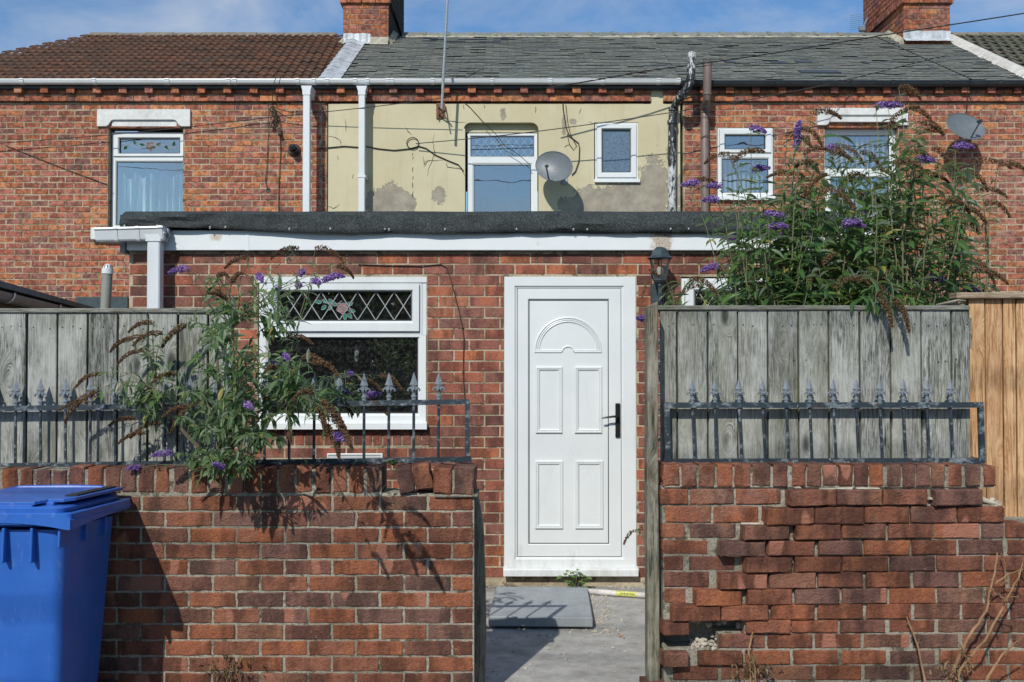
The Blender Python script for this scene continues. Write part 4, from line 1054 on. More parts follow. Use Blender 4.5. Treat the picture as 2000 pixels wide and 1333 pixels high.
pn = MB(); yp = y+.016; pn.quad((C[0],yp,C[2]),(C[1],yp,C[2]),(C[1],yp,C[3]),(C[0],yp,C[3])); pno = pn.build('door_panel', M_door, lo)
for r_ in ((1046,716,1099,847),(1122,716,1176.5,847),(1044.5,900,1100,1034),(1123,900,1178.5,1034)):
    q = MB(); R_ = rect(*r_, D2)
    q.ring(*R_, [(0,yp-.0005),(.004,yp-.012),(.012,yp-.014),(.017,yp-.008),(.022,yp-.012),(.027,yp-.006),(.032,yp-.001),(.034,yp-.0005)])
    q.build('panel_moulding', M_door, lo, smooth=False)
q = MB(); c0 = P(1109.5,685,D2); r0 = 64/270.
for (rr, tr) in ((r0,.0075),(r0-.014,.0055),(r0-.027,.0065)):
    q.tube([(c0.x+rr*cos(a), yp-.001, c0.z+rr*sin(a)) for a in [pi*i/36 for i in range(37)]], tr, 8)
for z_ in (0, .010): 
    for (a, b) in ((-r0-.006,-.045),(.045,r0+.006)): q.tube([(c0.x+a,yp-.001,c0.z-z_),(c0.x+b,yp-.001,c0.z-z_)], .0065, 8)
q.tube([(c0.x+.042*cos(a), yp-.001, c0.z-.006+.036*sin(a)) for a in [pi*i/14 for i in range(15)]], .007, 8)
q.build('arched_moulding', M_door, lo, smooth=True)
hb = MB(); R_ = rect(1201.5,788,1211,855,D2); hb.cbox(R_[0], R_[1], y-.008, y+.006, R_[2], R_[3], .004)
h1 = P(1206,814,y-.05); hb.tube([P(1206,814,y-.004), P(1206,814,y-.055)], .009, 10); hb.tube([h1, P(1198,814,y-.058), P(1175,817,y-.052)], [.009,.008,.006], 8); hb.tube([P(1206.5,838,y-.004),P(1206.5,838,y-.016)], .008, 10)
hb.build('door_handle', plain('black_handle_metal', (.03,.03,.03), .3, .1, metal=.5), lo, smooth=True)
th = MB(); R_ = (PX(983,D2-.06), PX(1246,D2-.06), PZ(1126,D2-.06), PZ(1111,D2-.06)); th.prismx([(D2+.05,R_[3]+.012),(D2-.055,R_[3]-.002),(D2-.062,R_[3]-.012),(D2-.062,R_[2]),(D2-.045,R_[2]),(D2-.045,R_[2]+.014),(D2+.05,R_[2]+.014)], R_[0], R_[1]); th.build('threshold', M_door, dro)
s = MB(); s.box(eD[0]+.002, eD[1]-.002, D2+.02, D2+.2, 0, R_[2]+.012); s.build('door_step', plain('dark_concrete', (.085,.08,.05), .95, .4, 12, bump=.7), ext)  # one dark concrete tone below the threshold
# vent grille
vg = MB(); vg.ring(gW[0], gW[1], gW[2], gW[3], [(0,D2+.03),(0,D2-.012),(.006,D2-.014),(.012,D2-.006),(.014,D2+.01)])
n = 7
for i in range(n):
    z = gW[2]+.012+(gW[3]-gW[2]-.024)*i/(n-1); vg.box(gW[0]+.012, gW[1]-.012, D2-.006, D2+.012, z-.003, z+.003)
vg.box(gW[0]+.01, gW[1]-.01, D2+.013, D2+.02, gW[2]+.01, gW[3]-.01); vg.build('air_vent', M_upvc, ext)
# ---------------- lantern on the wall
Dl = D2-.16; lc_ = P(1289, 505, Dl); sc = Dl/F
ln = thing('wall_lantern', (lc_.x, D2, PZ(600, Dl)), 'dark green wall lantern with glass panes right of the door, overgrown by leaves', 'lantern')
q = MB(); q.lathe(lc_, [(27*sc,-.5*sc),(27*sc,.8*sc),(21*sc,4*sc),(17.5*sc,9*sc),(16*sc,14*sc),(13*sc,18*sc),(9*sc,21*sc),(3*sc,22.5*sc),(.1*sc,22.6*sc)], 6, a0=pi/6); q.build('lantern_roof', M_lantern, ln)
q = MB(); n = 6
for i in range(n):
    a = 2*pi*i/n+pi/6; q.tube([lc_+Vector((21*sc*cos(a),21*sc*sin(a),0)), lc_+Vector((11.5*sc*cos(a),11.5*sc*sin(a),-42*sc))], .0045, 5)
q.lathe(lc_+Vector((0,0,-42*sc)), [(.1*sc,1*sc),(12.5*sc,1*sc),(13*sc,-1*sc),(9*sc,-5*sc),(4*sc,-7*sc),(5*sc,-12*sc),(.1*sc,-14*sc)], 6, a0=pi/6)
q.tube([lc_+Vector((0,0,-50*sc)), lc_+Vector((0,.01,-75*sc)), lc_+Vector((0,.06,-92*sc)), lc_+Vector((0,.13,-80*sc))], .012, 8)
q.build('lantern_frame', M_lantern, ln)
q = MB(); q.lathe(lc_, [(20*sc,-1*sc),(11*sc,-41*sc)], 6, a0=pi/6); q.build('lantern_glass', glass_mat('lantern_glass', .12, (.9,.85,.75), .1), ln)
q = MB(); q.lathe(lc_+Vector((0,0,-26*sc)), [(.1*sc,-8*sc),(5*sc,-6*sc),(7*sc,2*sc),(5*sc,9*sc),(.1*sc,12*sc)], 10); q.build('bulb', M_cond, ln, smooth=True)
q = MB(); q.cbox(lc_.x-13*sc, lc_.x+13*sc, D2-.035, D2-.002, lc_.z-97*sc, lc_.z-46*sc, .008); q.build('wall_plate', M_lantern, ln)
# thin cable on the extension wall
q = MB(); q.tube([P(*p, D2-.008) for p in ((700,517),(760,519),(820,520),(862,517),(872,523),(881,548),(889,580),(897,610),(903,640),(906,662),(905,700),(905,745),(909,790),(910,860),(911,940))], .0042, 6)
for p in ((904,640),(904,728)): q.tube([P(*p,D2-.002), P(*p,D2-.015)], .007, 6)
tag(q.build('wall_cable', M_rope), 'thin dark cable drooping down the extension brickwork left of the door', 'cable')

# ================================================================= front garden walls
LF, HF = .2235, .075
YF1 = D1; TH = .215
gl_ = thing('garden_wall', (-1.8, YF1+.1, 0), 'brown brick front wall left of the gateway, broken coping bricks at its end', 'wall')
bF, mF = MB(), MB(); XWL, XWR = -4.4, PX(926, D1)
z1 = PZ(968.0, D1)
def lskip(x, z): return False
wall_bricks(bF, XWL, XWR-.002, z1, 0, YF1, LF, HF, (), depth=.10, off=((PX(835.6,D1)-XWL) % LF), joint=.010, jit=.0025, c=.004, yj=.0012, rough=.0022)
mortar(mF, XWL, XWR, -.02, z1, YF1+.005, TH-.008)
for zc_ in range(14):                                    # end face bricks
    z = z1 - zc_*HF; 
    if z < .06: break
    mF_ = MB(); one_brick(mF_, 0, TH-.02 if zc_ % 2 else .10, 0, .05, z-HF+.006, z-.006, .004, .002)
    bF.add([(XWR+.004-v[1], YF1+.112+v[0]*.45, v[2]) for v in mF_.v], mF_.f)
wf = mF.build('wall', M_fmort, gl_); bF.build('brickwork', M_fbrick, wf)
cp, cm = MB(), MB()
x = PX(-520, D1); zc0, zc1 = PZ(963.5, D1), PZ(912.5, D1)
while x < PX(742, D1):
    w = random.uniform(.063,.072); g_ = random.choice((.008,.010,.012,.012,.020))
    if x < PX(110, D1): g_ = random.choice((.012,.018))
    px_ = 1000+x/D1*F
    dz = -.012 if px_ < 120 else 0
    one_brick(cp, x, x+w, YF1-.004+random.uniform(-.004,.004), TH-.01, zc0+random.uniform(0,.004)+dz, zc1+dz+random.uniform(-.005,.004), .006, .003, ry=random.gauss(0,.015), rough=.003)
    x += w+g_
mortar(cm, XWL, PX(745,D1), zc0-.012, zc1-.012, YF1+.004, TH-.02)
mortar(cm, PX(745,D1), XWR-.005, zc0-.012, zc0-.002, YF1+.012, TH-.03)
# loose end pieces
for (xa, xb, ya_, yb_, ry, pr, rz) in ((776,806,913,963,-.19,.012,.05),(808,841,907,957,-.19,.014,.05),(850,884,913,964,.03,.02,-.06),(888,927,912,967,.04,.012,-.05)):
    one_brick(cp, PX(xa,D1), PX(xb,D1), YF1-.006, TH-.02, PZ(yb_,D1), PZ(ya_,D1), .008, .003, prot=pr, ry=ry, rz=rz, rough=.004)
cm.cbox(PX(804,D1), PX(811,D1), YF1+.0, YF1+.16, PZ(958,D1), PZ(915,D1), .004, M=rot_about((PX(808,D1),YF1,PZ(936,D1)), 0, -.19, 0))
cm.cbox(PX(883,D1), PX(890,D1), YF1-.012, YF1+.16, PZ(964,D1), PZ(917,D1), .004)
cm.cbox(PX(848,D1), PX(934,D1), YF1-.016, YF1+.18, PZ(970,D1), PZ(965,D1), .003, jit=.003)
cpo = cp.build('coping', M_fbrick, gl_); cm.build('coping_mortar', M_fmort, cpo)

gr_ = thing('garden_wall', (2.4, YF1+.1, 0), 'cracked and bulging brick front wall right of the gateway', 'wall')
zz = lambda v: PZ(880+v/2.6667, D1); xx = lambda v: PX(1250+v/2.6667, D1)
ROWS = [(200,285,[(108,250),(258,490),(497,733),'|',(755,1003),(1012,1247),(1250,1485),'|',(1510,1768)]),
 (290,380,[(130,370),(380,615),'|',(632,888),(897,1152),(1158,1392),(1400,1640),(1645,1887)]),
 (380,460,[(110,232),(252,498),'|',(518,760),'|',(790,1030),(1040,1270),(1283,1515),(1520,1760),(1770,1890),(1893,2005)]),
 (465,545,[(115,352),'|',(398,635),'|',(650,895),(917,1147),(1157,1397),(1405,1640),(1652,1885),(1905,2140)]),
 (548,630,[(118,225),(247,493),'|',(527,775),(793,1032),(1040,1280),(1293,1528),(1535,1775),(1785,2010)]),
 (630,715,[(118,358),'|',(395,647),(662,902),(915,1150),(1165,1397),(1415,1650),(1663,1900),(1915,2140)]),
 (715,800,[(120,238),'|',(270,512),'|',(540,777),(795,1028),(1040,1277),(1290,1530),(1540,1777),(1790,2010)]),
 (795,880,['|',(150,402),(410,655),(670,900),(915,1152),(1168,1403),(1420,1657),(1668,1905),(1915,2140)]),
 (880,952,['|',(105,240),(540,777),(780,1022),(1032,1270),(1287,1530),(1543,1790),(1795,2010)]),
 (955,1033,[(400,647),(655,893),(903,1142),(1153,1397),(1410,1650),(1668,1910),(1920,2140)]),
 (1040,1118,['|',(105,237),(292,527),(540,775),(788,1025),(1040,1275),(1290,1530),(1545,1790),(1805,2020)]),
 (1120,1200,[(165,403),(415,650),(663,895),(907,1145),(1157,1400),(1412,1650),(1660,1900),(1912,2140)])]
bF, mF = MB(), MB(); XE1 = 4.4
for ri, (a, b, bs) in enumerate(ROWS):
    pr = 0.0; sw = 0.0; first = True; tot = 0
    for q in bs:
        if q == '|': pr = .052 if not tot else .034; sw = 1; tot = 1; continue
        ty = random.gauss(0, .006)
        if sw == 1: ty = -.022 if ri > 2 else .008
        one_brick(bF, xx(q[0])+.002, xx(q[1])-.002, YF1, .10, zz(b)+.0025, zz(a)-.002, .005, .0018, prot=pr+random.uniform(-.0025,.0025), rz=(.13 if sw else 0)*pr/.052, ry=-ty, rx=random.gauss(0,.01), rough=.0024)
        sw = 0; pr *= .62 if ri < 8 else .4; last = q[1]
    x = xx(last)+.012
    if ri >= 2:
        while x < XE1: one_brick(bF, x, x+.2115, YF1, .1, zz(b)+.002, zz(a)-.002, .005, .0015, rough=.0); x += LF
z = zz(1204)
wall_bricks(bF, xx(0)+.0, XE1, z, 0, YF1, LF, HF, (), depth=.10, off=.05, joint=.012, jit=.0015, c=.004, rough=.002)
CZ = [(120,205),(213,293),(305,385),(397,480),(488,572),(583,676),(690,765),(790,858),(868,940),(948,1022),(1028,1103),(1110,1183),(1190,1263),(1283,1357),(1362,1430),(1435,1507),(1512,1580),(1603,1672),(1690,1765),(1785,1845)]
cp, cm = MB(), MB()
for q in CZ: one_brick(cp, xx(q[0]), xx(q[1]), YF1-.006+random.uniform(-.004,.004), TH-.01, zz(188+random.uniform(-5,4)), zz(76+random.uniform(-3,3)+max(0,(q[0]-1600)*.05)), .006, .003, ry=random.gauss(0,.012), rough=.003)
mortar(cm, xx(125), xx(1838), zz(193), zz(86), YF1+.003, TH-.02)
cpo = cp.build('coping', M_fbrick, gr_); cm.build('coping_mortar', M_fmort, cpo)
hole = [(xx(142), xx(402), zz(1032), zz(955)), (xx(236), xx(540), zz(955), zz(878))]
mortar(mF, xx(112), xx(1765), zz(288), zz(192), YF1+.012, TH-.02)
mortar(mF, xx(116), xx(1880), zz(382), zz(288)-.0005, YF1+.010, TH-.018)
mortar(mF, xx(120), XE1, -.02, zz(382)-.0005, YF1+.005, .12, hole)
mortar(mF, xx(120), XE1, -.02, zz(384), YF1+.1305, TH-.1305)
# crumbled mortar: thin slabs poking out between displaced bricks, rubble in the hole
rb = MB()
for (a, b, c) in ((800,830,192),(930,1010,198),(1015,1100,195),(1120,1240,197),(1585,1620,205),(1690,1760,212),(615,640,372),(520,640,380),(1490,1512,250)):
    rb.cbox(xx(a), xx(b), YF1-.018, YF1+.06, zz(c+7), zz(c-4), .003, jit=.003)
def stone(mb, c, r):
    vs = []; fs = []
    n = 7; s_ = random.uniform(0, 9)
    for i in range(5):
        for k in range(n):
            th_ = pi*i/4; ph = 2*pi*k/n; rr = r*(1+.5*mnoise.noise(Vector((sin(th_)*cos(ph)*1.4+s_, sin(th_)*sin(ph)*1.4, cos(th_)*1.4))))
            vs.append((c[0]+rr*sin(th_)*cos(ph), c[1]+rr*.8*sin(th_)*sin(ph), c[2]+rr*.75*cos(th_)))
    for i in range(4):
        for k in range(n): fs.append((i*n+k, i*n+(k+1)%n, (i+1)*n+(k+1)%n, (i+1)*n+k))
    mb.add(vs, fs)
for _ in range(75):
    u = random.random(); stone(rb, (xx(265+u*135), YF1+random.uniform(.005,.085), zz(1036)+random.random()**1.5*(.018+.03*u)), random.uniform(.004,.013))
for _ in range(16): stone(rb, (xx(random.uniform(250,530)), YF1+random.uniform(.05,.1), zz(random.uniform(885,945))), random.uniform(.008,.024))
for _ in range(12): stone(rb, (xx(1770+random.uniform(0,120)), YF1+random.uniform(.01,.12), zz(300-random.uniform(0,45))), random.uniform(.008,.016))
rb.tube([(xx(1800),YF1+.05,zz(262)),(xx(1850),YF1+.03,zz(278)),(xx(1900),YF1+.02,zz(300))], [.012,.010,.004], 7)
wf = mF.build('wall', M_fmort, gr_); bF.build('brickwork', M_fbrick, wf); rb.build('crumbled_mortar', M_rub, wf)

# ================================================================= timber
def fence(name, label, D, xs, ytop, zbot, cap, mat, matc, thick=.018, post=None, nails=True):
    t = thing(name, ((PX(xs[0][0],D)+PX(xs[-1][1],D))/2, D, 0), label, 'fence')
    for i, (a, b) in enumerate(xs):
        m = MB(); x0, x1 = PX(a,D), PX(b,D); dz = random.uniform(-.004,.002); yy = D+random.uniform(-.002,.002)
        lean = random.uniform(-.0015,.0015)
        n = 10; zt = PZ(ytop,D)+dz
        m.prismx([(yy,zbot),(yy,zt),(yy+thick,zt),(yy+thick,zbot)], x0+.0008, x1-.0008)
        # slight chamfer strip reads as worn edge
        o = m.build('board', mat, t)
        bm = o.modifiers.new('b', 'BEVEL'); bm.width = .003; bm.segments = 1
    bb = MB(); bb.box(PX(xs[0][0],D)+.004, PX(xs[-1][1],D)-.004, D+thick+.0022, D+thick+.012, zbot, PZ(ytop,D)-.01); bb.build('backing_boards', M_backw, t)  # added dark sheet that closes the gaps between boards
    if nails:
        k = MB()
        for (a, b) in xs:
            if b-a < 25: continue
            for yv in ((ytop+30, ytop+100) if nails else ()):
                for u in (.2,.52,.82):
                    if random.random() < .25 or (yv > ytop+50 and random.random() < .8): continue
                    c = P(a+(b-a)*(u+random.uniform(-.05,.05)), yv+random.uniform(-3,3), D-.0035); k.lathe(c, [(.0001,.0),(.0032,.001),(.0034,.004)], 8, Matrix.Rotation(-pi/2,4,'X'))
        k.build('nails', M_seal, t)
    r = MB()
    for zr_ in (PZ(ytop,D)-.12, PZ(ytop,D)-.72): r.box(PX(xs[0][0],D)+.01, PX(xs[-1][1],D)-.01, D+thick+.0125, D+thick+.045, zr_-.04, zr_+.01)
    r.build('back_rail', matc, t)
    (ca, cb, c0, c1, pj) = cap
    c = MB(); c.cbox(PX(ca,D-pj), PX(cb,D-pj), D-pj, D+thick+.045, PZ(c1,D-pj), PZ(c0,D-pj), .004); c.build('capping_rail', matc, t)
    return t
DF = 4.850
M_backw = wood_mat('dark_green_board', (.05,.055,.035), (.10,.11,.07), (.08,.09,.05), (.02,.02,.015), green=.3)
LB = [(-235,-181),(-178,-124),(-121,-65),(-62,-7),(-5,49.6),(53.8,110),(113,169),(172,228),(231,288),(290,345),(348.7,404),(407.6,452)]
fl_ = fence('wooden_fence', 'weathered grey board fence behind the left railing', DF, LB, 610, PZ(912, DF)+.002, (-240,456,602.5,611.5,.012), M_wood, M_woodh)
RB = [tuple(1250+v/2.6667 for v in p) for p in ((105,190),(198,350),(358,507),(513,663),(670,823),(830,980),(988,1140),(1150,1302),(1310,1463),(1470,1620),(1628,1720))]
fr_ = fence('wooden_fence', 'weathered grey board fence behind the right railing beside the gate post', DF, RB, 605, PZ(906, DF)+.002, (1285.5,1896,597,606,.012), M_wood, M_woodh)
fn_ = fence('wooden_fence', 'new orange pine fence at the right edge', 5.15, [(1893,1924),(1926,1958.5),(1960.5,1984),(1986,2030),(2032,2080),(2082,2130),(2132,2180),(2182,2230)], 583, .2, (1870,2240,571.5,583,.035), M_new, M_newh, nails=False)
bs_ = MB(); bs_.box(PX(1893,5.149), PX(2000,5.149)+.7, 5.173, 5.19, .2, PZ(585,5.17)); bs_.build('backing_board', M_new, fn_)
s_ = MB()
for (a, b, c, d) in ((1896,621,1901,648),(1896,650,1903,681)): s_.cbox(PX(a,DF), PX(b_ if False else c,DF), DF+.02, DF+.04, PZ(d,DF), PZ(b,DF), .002, jit=.004)
s_.build('broken_batten', M_post, fr_)
dg = MB(); dg.tube([P(1828,596,DF+.01),P(1850,592,DF),P(1872,587,DF-.01),P(1886,588,DF-.01)], [.006,.013,.010,.005], 7, flat=.6); dg.tube([P(1836,597,DF+.01),P(1860,594,DF+.02),P(1884,596,DF)], [.004,.010,.004], 6)
tag(dg.build('driftwood_piece', M_post), 'split grey piece of wood lying on top of the right fence', 'wood')
# gate posts
pt = MB(); x0, x1 = -.25, PX(947, 4.93); z_ = PZ(962, 4.93)
n = 12; prev = None
for i in range(n):
    za = z_*i/n; zb = z_*(i+1)/n
    f = lambda z: x1 + .006*sin(z*5) - .030*max(0, (z-z_+.22)/.22)**1.6
    pt.add([(x0,4.89,za),(f(za),4.89,za),(f(za),5.0,za),(x0,5.0,za),(x0,4.89,zb),(f(zb),4.89,zb),(f(zb),5.0,zb),(x0,5.0,zb)], [(0,1,5,4),(1,2,6,5),(2,3,7,6),(3,0,4,7)]+([(4,5,6,7)] if i == n-1 else []))
tag(pt.build('gate_post', M_post), 'dark shaded short timber gate post at end of the left wall', 'gate post')
pt = MB(); a, b, c, d = PX(1265.5,4.70), PX(1288,4.70), 0, 0
aT, bT = PX(1264,4.70), PX(1285,4.70)
yT0, yT1 = PZ(599,4.70), PZ(589,4.70)
n = 16
for i in range(n):
    t0, t1 = i/n, (i+1)/n
    zl = lambda t: yT0*t; zr_ = lambda t: yT1*t
    xl = lambda t: (a-.006)*(1-t)+aT*t+.0015*sin(t*9); xr = lambda t: (b-.003)*(1-t)+bT*t+.0015*sin(t*9)
    pt.add([(xl(t0),4.695,zl(t0)),(xr(t0),4.695,zr_(t0)),(xr(t0),4.80,zr_(t0)),(xl(t0),4.80,zl(t0)),(xl(t1),4.695,zl(t1)),(xr(t1),4.695,zr_(t1)),(xr(t1),4.80,zr_(t1)),(xl(t1),4.80,zl(t1))], [(0,1,5,4),(1,2,6,5),(2,3,7,6),(3,0,4,7)]+([(4,5,6,7)] if i == n-1 else []))
o = pt.build('gate_post', M_post); tag(o, 'tall pale timber gate post with slanted top against the right fence', 'gate post')
bm = o.modifiers.new('b', 'BEVEL'); bm.width = .004; bm.segments = 1; bm.limit_method = 'ANGLE'

# ================================================================= railings
def make_finial_mesh():
    m = MB()
    m.lathe((0,0,0), [(.010,0),(.010,.012),(.013,.014),(.013,.020),(.008,.024),(.009,.034),(.014,.040)], 8)
    # spear head: flattened diamond with a midrib
    b = .058; m.add([(0,0,.135),(.0165,0,b+.018),(-.0165,0,b+.018),(0,-.008,b+.018),(0,.008,b+.018),(.009,0,b-.016),(-.009,0,b-.016),(0,-.006,b-.016),(0,.006,b-.016)],
        [(0,2,3),(0,3,1),(0,1,4),(0,4,2),(3,2,6,7),(3,7,5,1),(4,1,5,8),(4,8,6,2)])
    m.box(-.017,.017,-.007,.007,b+.014,b+.018)
    for s_ in (-1,1):
        m.tube([(s_*.003,0,.036),(s_*.008,0,.050),(s_*.016,-.001,.058),(s_*.023,-.001,.053),(s_*.026,-.001,.045),(s_*.022,-.002,.041)], [.005,.006,.0055,.0045,.004,.002], 6)
    for s_ in (-1,1): m.tube([(0,s_*.003,.036),(0,s_*.008,.050),(0,s_*.015,.056),(0,s_*.02,.048)], [.004,.005,.004,.002], 5)
    return m
FIN = make_finial_mesh(); FIN.v = [(v[0]*1.12, v[1]*1.1, v[2]) for v in FIN.v]
def railing(label, D, xs, top, bot, h, ends, sc=1.0, lean=0):
    """top/bot: functions px x -> px y of the upper edge; bars stand at px xs"""
    t = thing('iron_railing', (PX((xs[0]+xs[-1])/2, D), D, PZ(bot(xs[0]), D)), label, 'railing')
    def beam(name, f, xa, xb):
        m = MB(); A = P(xa, f(xa), D); B = P(xb, f(xb), D); w = .013; n = 20
        for i in range(n):
            p = A+(B-A)*i/n; q = A+(B-A)*(i+1)/n; dz = [.0012*mnoise.noise(Vector((v.x*5,0,2))) for v in (p,q)]
            vs = [(v.x, D+sy*w, v.z+e+(0 if k else -h)) for v, e in ((p,dz[0]),(q,dz[1])) for k, sy in ((0,-1),(0,1),(1,1),(1,-1))]
            fs = [(0,3,7,4),(3,2,6,7),(2,1,5,6),(1,0,4,5)]
            if i == 0: fs.append((0,1,2,3))
            if i == n-1: fs.append((7,6,5,4))
            m.add(vs, fs)
        return m.build(name, M_iron, t)
    beam('top_rail', top, ends[0], ends[1]); beam('bottom_rail', bot, ends[0] if ends[0] < 0 else ends[0]+1, ends[1]+3)
    for i, e in enumerate(ends):
        if e < 0: continue
        m = MB(); s_ = 1 if i == 0 else -1
        x = PX(e, D); zt, zb = PZ(top(e), D)-h-.0005, PZ(bot(e), D)+.0005; dx = lean*.5
        x0, x1 = sorted((x, x+s_*.024)); m.add([(x0+dx,D-.012,zb),(x1+dx,D-.012,zb),(x1+dx,D+.012,zb),(x0+dx,D+.012,zb),(x0,D-.012,zt),(x1,D-.012,zt),(x1,D+.012,zt),(x0,D+.012,zt)], [(0,1,5,4),(1,2,6,5),(2,3,7,6),(3,0,4,7)])
        m.build('end_upright', M_iron, t)
    fm = None
    for x in xs:
        X = PX(x, D); zt, zb = PZ(top(x), D), PZ(bot(x), D); m = MB(); dx = lean*(1+random.uniform(-.3,.3))+random.uniform(-.002,.002)
        m.tube([(X+dx, D, zb+.0005), (X+dx*.5, D, (zt+zb)/2), (X, D, zt-h-.0005)], .0070, 8); m.build('bar', M_iron, t, smooth=True)
        if fm is None:
            f = MB(); f.add([(v[0]*sc+X, v[1]*sc+D, v[2]*sc+zt+.0005) for v in FIN.v], FIN.f); o = f.build('finial', M_iron2, t); fm = o; base = (X, zt)
        else:
            o = fm.copy(); COL.objects.link(o); o.parent = t; o.location = (X-base[0], 0, zt-base[1]); o.rotation_euler = (0,0,0); ORI[o.name] = ORI[t.name]
    return t
DR = 4.80
rl = railing('black iron spiked railing on left wall, half buried in the buddleia', DR, [857-48.55*i for i in range(0, 21)][::-1], lambda x: 793.5-13.5*x/916., lambda x: 905.5-13.0*x/916., .025, (-210,918), 1.0)
rr = railing('black iron spiked railing on right wall in front of grey boards', DR, [1352,1396,1443,1489,1535,1581,1627,1672,1718,1764,1810,1856], lambda x: 786.5-.5*(x-1300)/600., lambda x: 896.5-1.5*(x-1300)/600., .026, (1297,1919), .86, lean=.010)

# ================================================================= wheelie bin
BC = -2.065
bn = thing('wheelie_bin', (BC, 4.3, 0), 'blue plastic wheelie bin with closed lid by the left wall', 'bin')
BM = Matrix.Translation((0,4.62,0)) @ Matrix.Rotation(R(-2.4),4,'X') @ Matrix.Translation((0,-4.62,0))
def rr(cx, cy, hx, hy, r, z, n=6):
    pts = []
    for (sx, sy, a0) in ((1,1,0),(-1,1,pi/2),(-1,-1,pi),(1,-1,1.5*pi)):
        for i in range(n+1):
            a = a0+pi/2*i/n; pts.append(Vector((cx+sx*(hx-r)+r*cos(a), cy+sy*(hy-r)+r*sin(a), z)))
    return pts
def loft(mb, loops, cap0=False, cap1=False):
    k = len(loops[0]); vs = [p for l in loops for p in l]; fs = []
    for i in range(len(loops)-1):
        for q in range(k): fs.append((i*k+q, i*k+(q+1)%k, (i+1)*k+(q+1)%k, (i+1)*k+q))
    if cap0: fs.append(tuple(range(k-1,-1,-1)))
    if cap1: fs.append(tuple((len(loops)-1)*k+q for q in range(k)))
    mb.add(vs, fs)
def bbuild(m, name, mat, parent, smooth=True):
    m.v = [tuple(BM @ Vector(v)) for v in m.v]; return m.build(name, mat, parent, smooth=smooth)
m = MB(); loft(m, [rr(BC, 4.30-.02*t_, .205+.04*t_, .20+.068*t_, .045, .06+.87*t_) for t_ in (0,.25,.5,.75,1)], True)
for xr in (-2.052,-1.938,-2.165,-1.826,-2.30):
    m.cbox(xr-.006, xr+.006, 3.985, 4.06, .80+(.06 if xr > -1.85 else 0), .94, .003)
m.prismx([(4.07,.50),(4.055,.56),(4.052,.64),(4.07,.66)], BC-.18, BC+.10) if False else None
for sy in (4.2,4.4): m.cbox(BC+.235, BC+.262, sy-.006, sy+.006, .86, .94, .003)
bd_ = bbuild(m, 'body', M_bin, bn)
m = MB(); hx, cy, hy = .298, 4.29, .325
loft(m, [rr(BC,cy,hx-.035,hy-.03,.03,.945),rr(BC,cy,hx-.006,hy-.006,.02,.955),rr(BC,cy,hx-.002,hy-.002,.02,.972),rr(BC,cy,hx-.006,hy-.006,.02,.976),rr(BC,cy,hx-.006,hy-.006,.02,.997),rr(BC,cy,hx-.010,hy-.010,.02,1.0),rr(BC,cy,hx-.03,hy-.04,.03,1.0)])
ng = 24
for i in range(ng):                                       # front skirt, deeper at the corners
    def e(u): return .962-.028*min(1,abs(u)**2.2*1.1)
    u0 = -1+2*i/ng; u1 = -1+2*(i+1)/ng; xa = BC+u0*(hx-.006); xb = BC+u1*(hx-.006)
    m.quad((xa,cy-hy+.001,e(u0)),(xb,cy-hy+.001,e(u1)),(xb,cy-hy+.001,.985),(xa,cy-hy+.001,.985))
    m.quad((xa,cy-hy+.001,e(u0)),(xa,cy-hy+.03,e(u0)),(xb,cy-hy+.03,e(u1)),(xb,cy-hy+.001,e(u1)))
for s_ in (-1,1):
    X = BC+s_*(hx-.003); m.add([(X,cy-hy+.002,.934),(X,cy-.05,.95),(X,cy+.1,.955),(X,cy+.1,.972),(X,cy-hy+.002,.972)], [(0,1,2,3,4)])
bbuild(m, 'rim', M_bin, bn)
m = MB()
loft(m, [rr(BC-.006,cy-.01,.262,.30,.05,1.0),rr(BC-.006,cy-.01,.264,.302,.05,1.018),rr(BC-.006,cy-.01,.254,.292,.05,1.024),rr(BC-.01,cy,.20,.25,.04,1.026)], False, True)
ld_ = bbuild(m, 'lid', M_bin, bn)
m = MB(); PL = [(-.26,-.30),(.135,-.30),(.165,-.245),(.225,-.235),(.258,-.20),(.262,.29),(-.26,.29)]
poly = [Vector((BC+a, cy+b, 0)) for a, b in PL]
def lidz(p, up): return 1.040+up+.012*min(1,max(0,(p.y-(cy-.30))/.1)) + .006*cos((p.x-BC)*6)-.006
vs = [(p.x,p.y,lidz(p,.006)) for p in poly]+[(p.x,p.y,lidz(p,-.006)) for p in poly]; k = len(poly)
m.add(vs, [tuple(range(k)), tuple(range(2*k-1,k-1,-1))]+[((i+1)%k, i, k+i, k+(i+1)%k) for i in range(k)])
m.cbox(BC-.258, BC+.128, cy-.300, cy-.285, 1.020, 1.034, .004)
m.cbox(BC-.19, BC+.19, cy-.25, cy+.27, 1.025, 1.0395, .002)
up = bbuild(m, 'lid_top_plate', M_bin, ld_, False)
bv = up.modifiers.new('b', 'BEVEL'); bv.width = .006; bv.segments = 2; bv.limit_method = 'ANGLE'
m = MB()
P4 = [(.190,-.15),(.235,-.135),(.235,.28),(.190,.28)]
m.add([(BC+a, cy+b, 1.0585) for a, b in P4]+[(BC+a, cy+b, 1.0535) for a, b in P4], [(0,1,2,3),(0,4,5,1),(1,5,6,2),(3,2,6,7),(0,3,7,4)]); bbuild(m, 'black_strip', M_seal, ld_, False)
m = MB(); m.tube([(BC-.30,4.60,1.03),(BC-.22,4.61,1.045),(BC,4.615,1.048),(BC+.15,4.61,1.045),(BC+.2,4.60,1.03)], .014, 8); bbuild(m, 'handle', M_bin, bn)
for s_ in (-1,1):
    w = MB(); w.lathe((BC+s_*.235,4.52,.10), [(.03,-.025),(.095,-.025),(.10,-.015),(.10,.015),(.095,.025),(.03,.025)], 24, Matrix.Rotation(pi/2,4,'Y')); w.build('wheel', M_seal, bn, smooth=True)

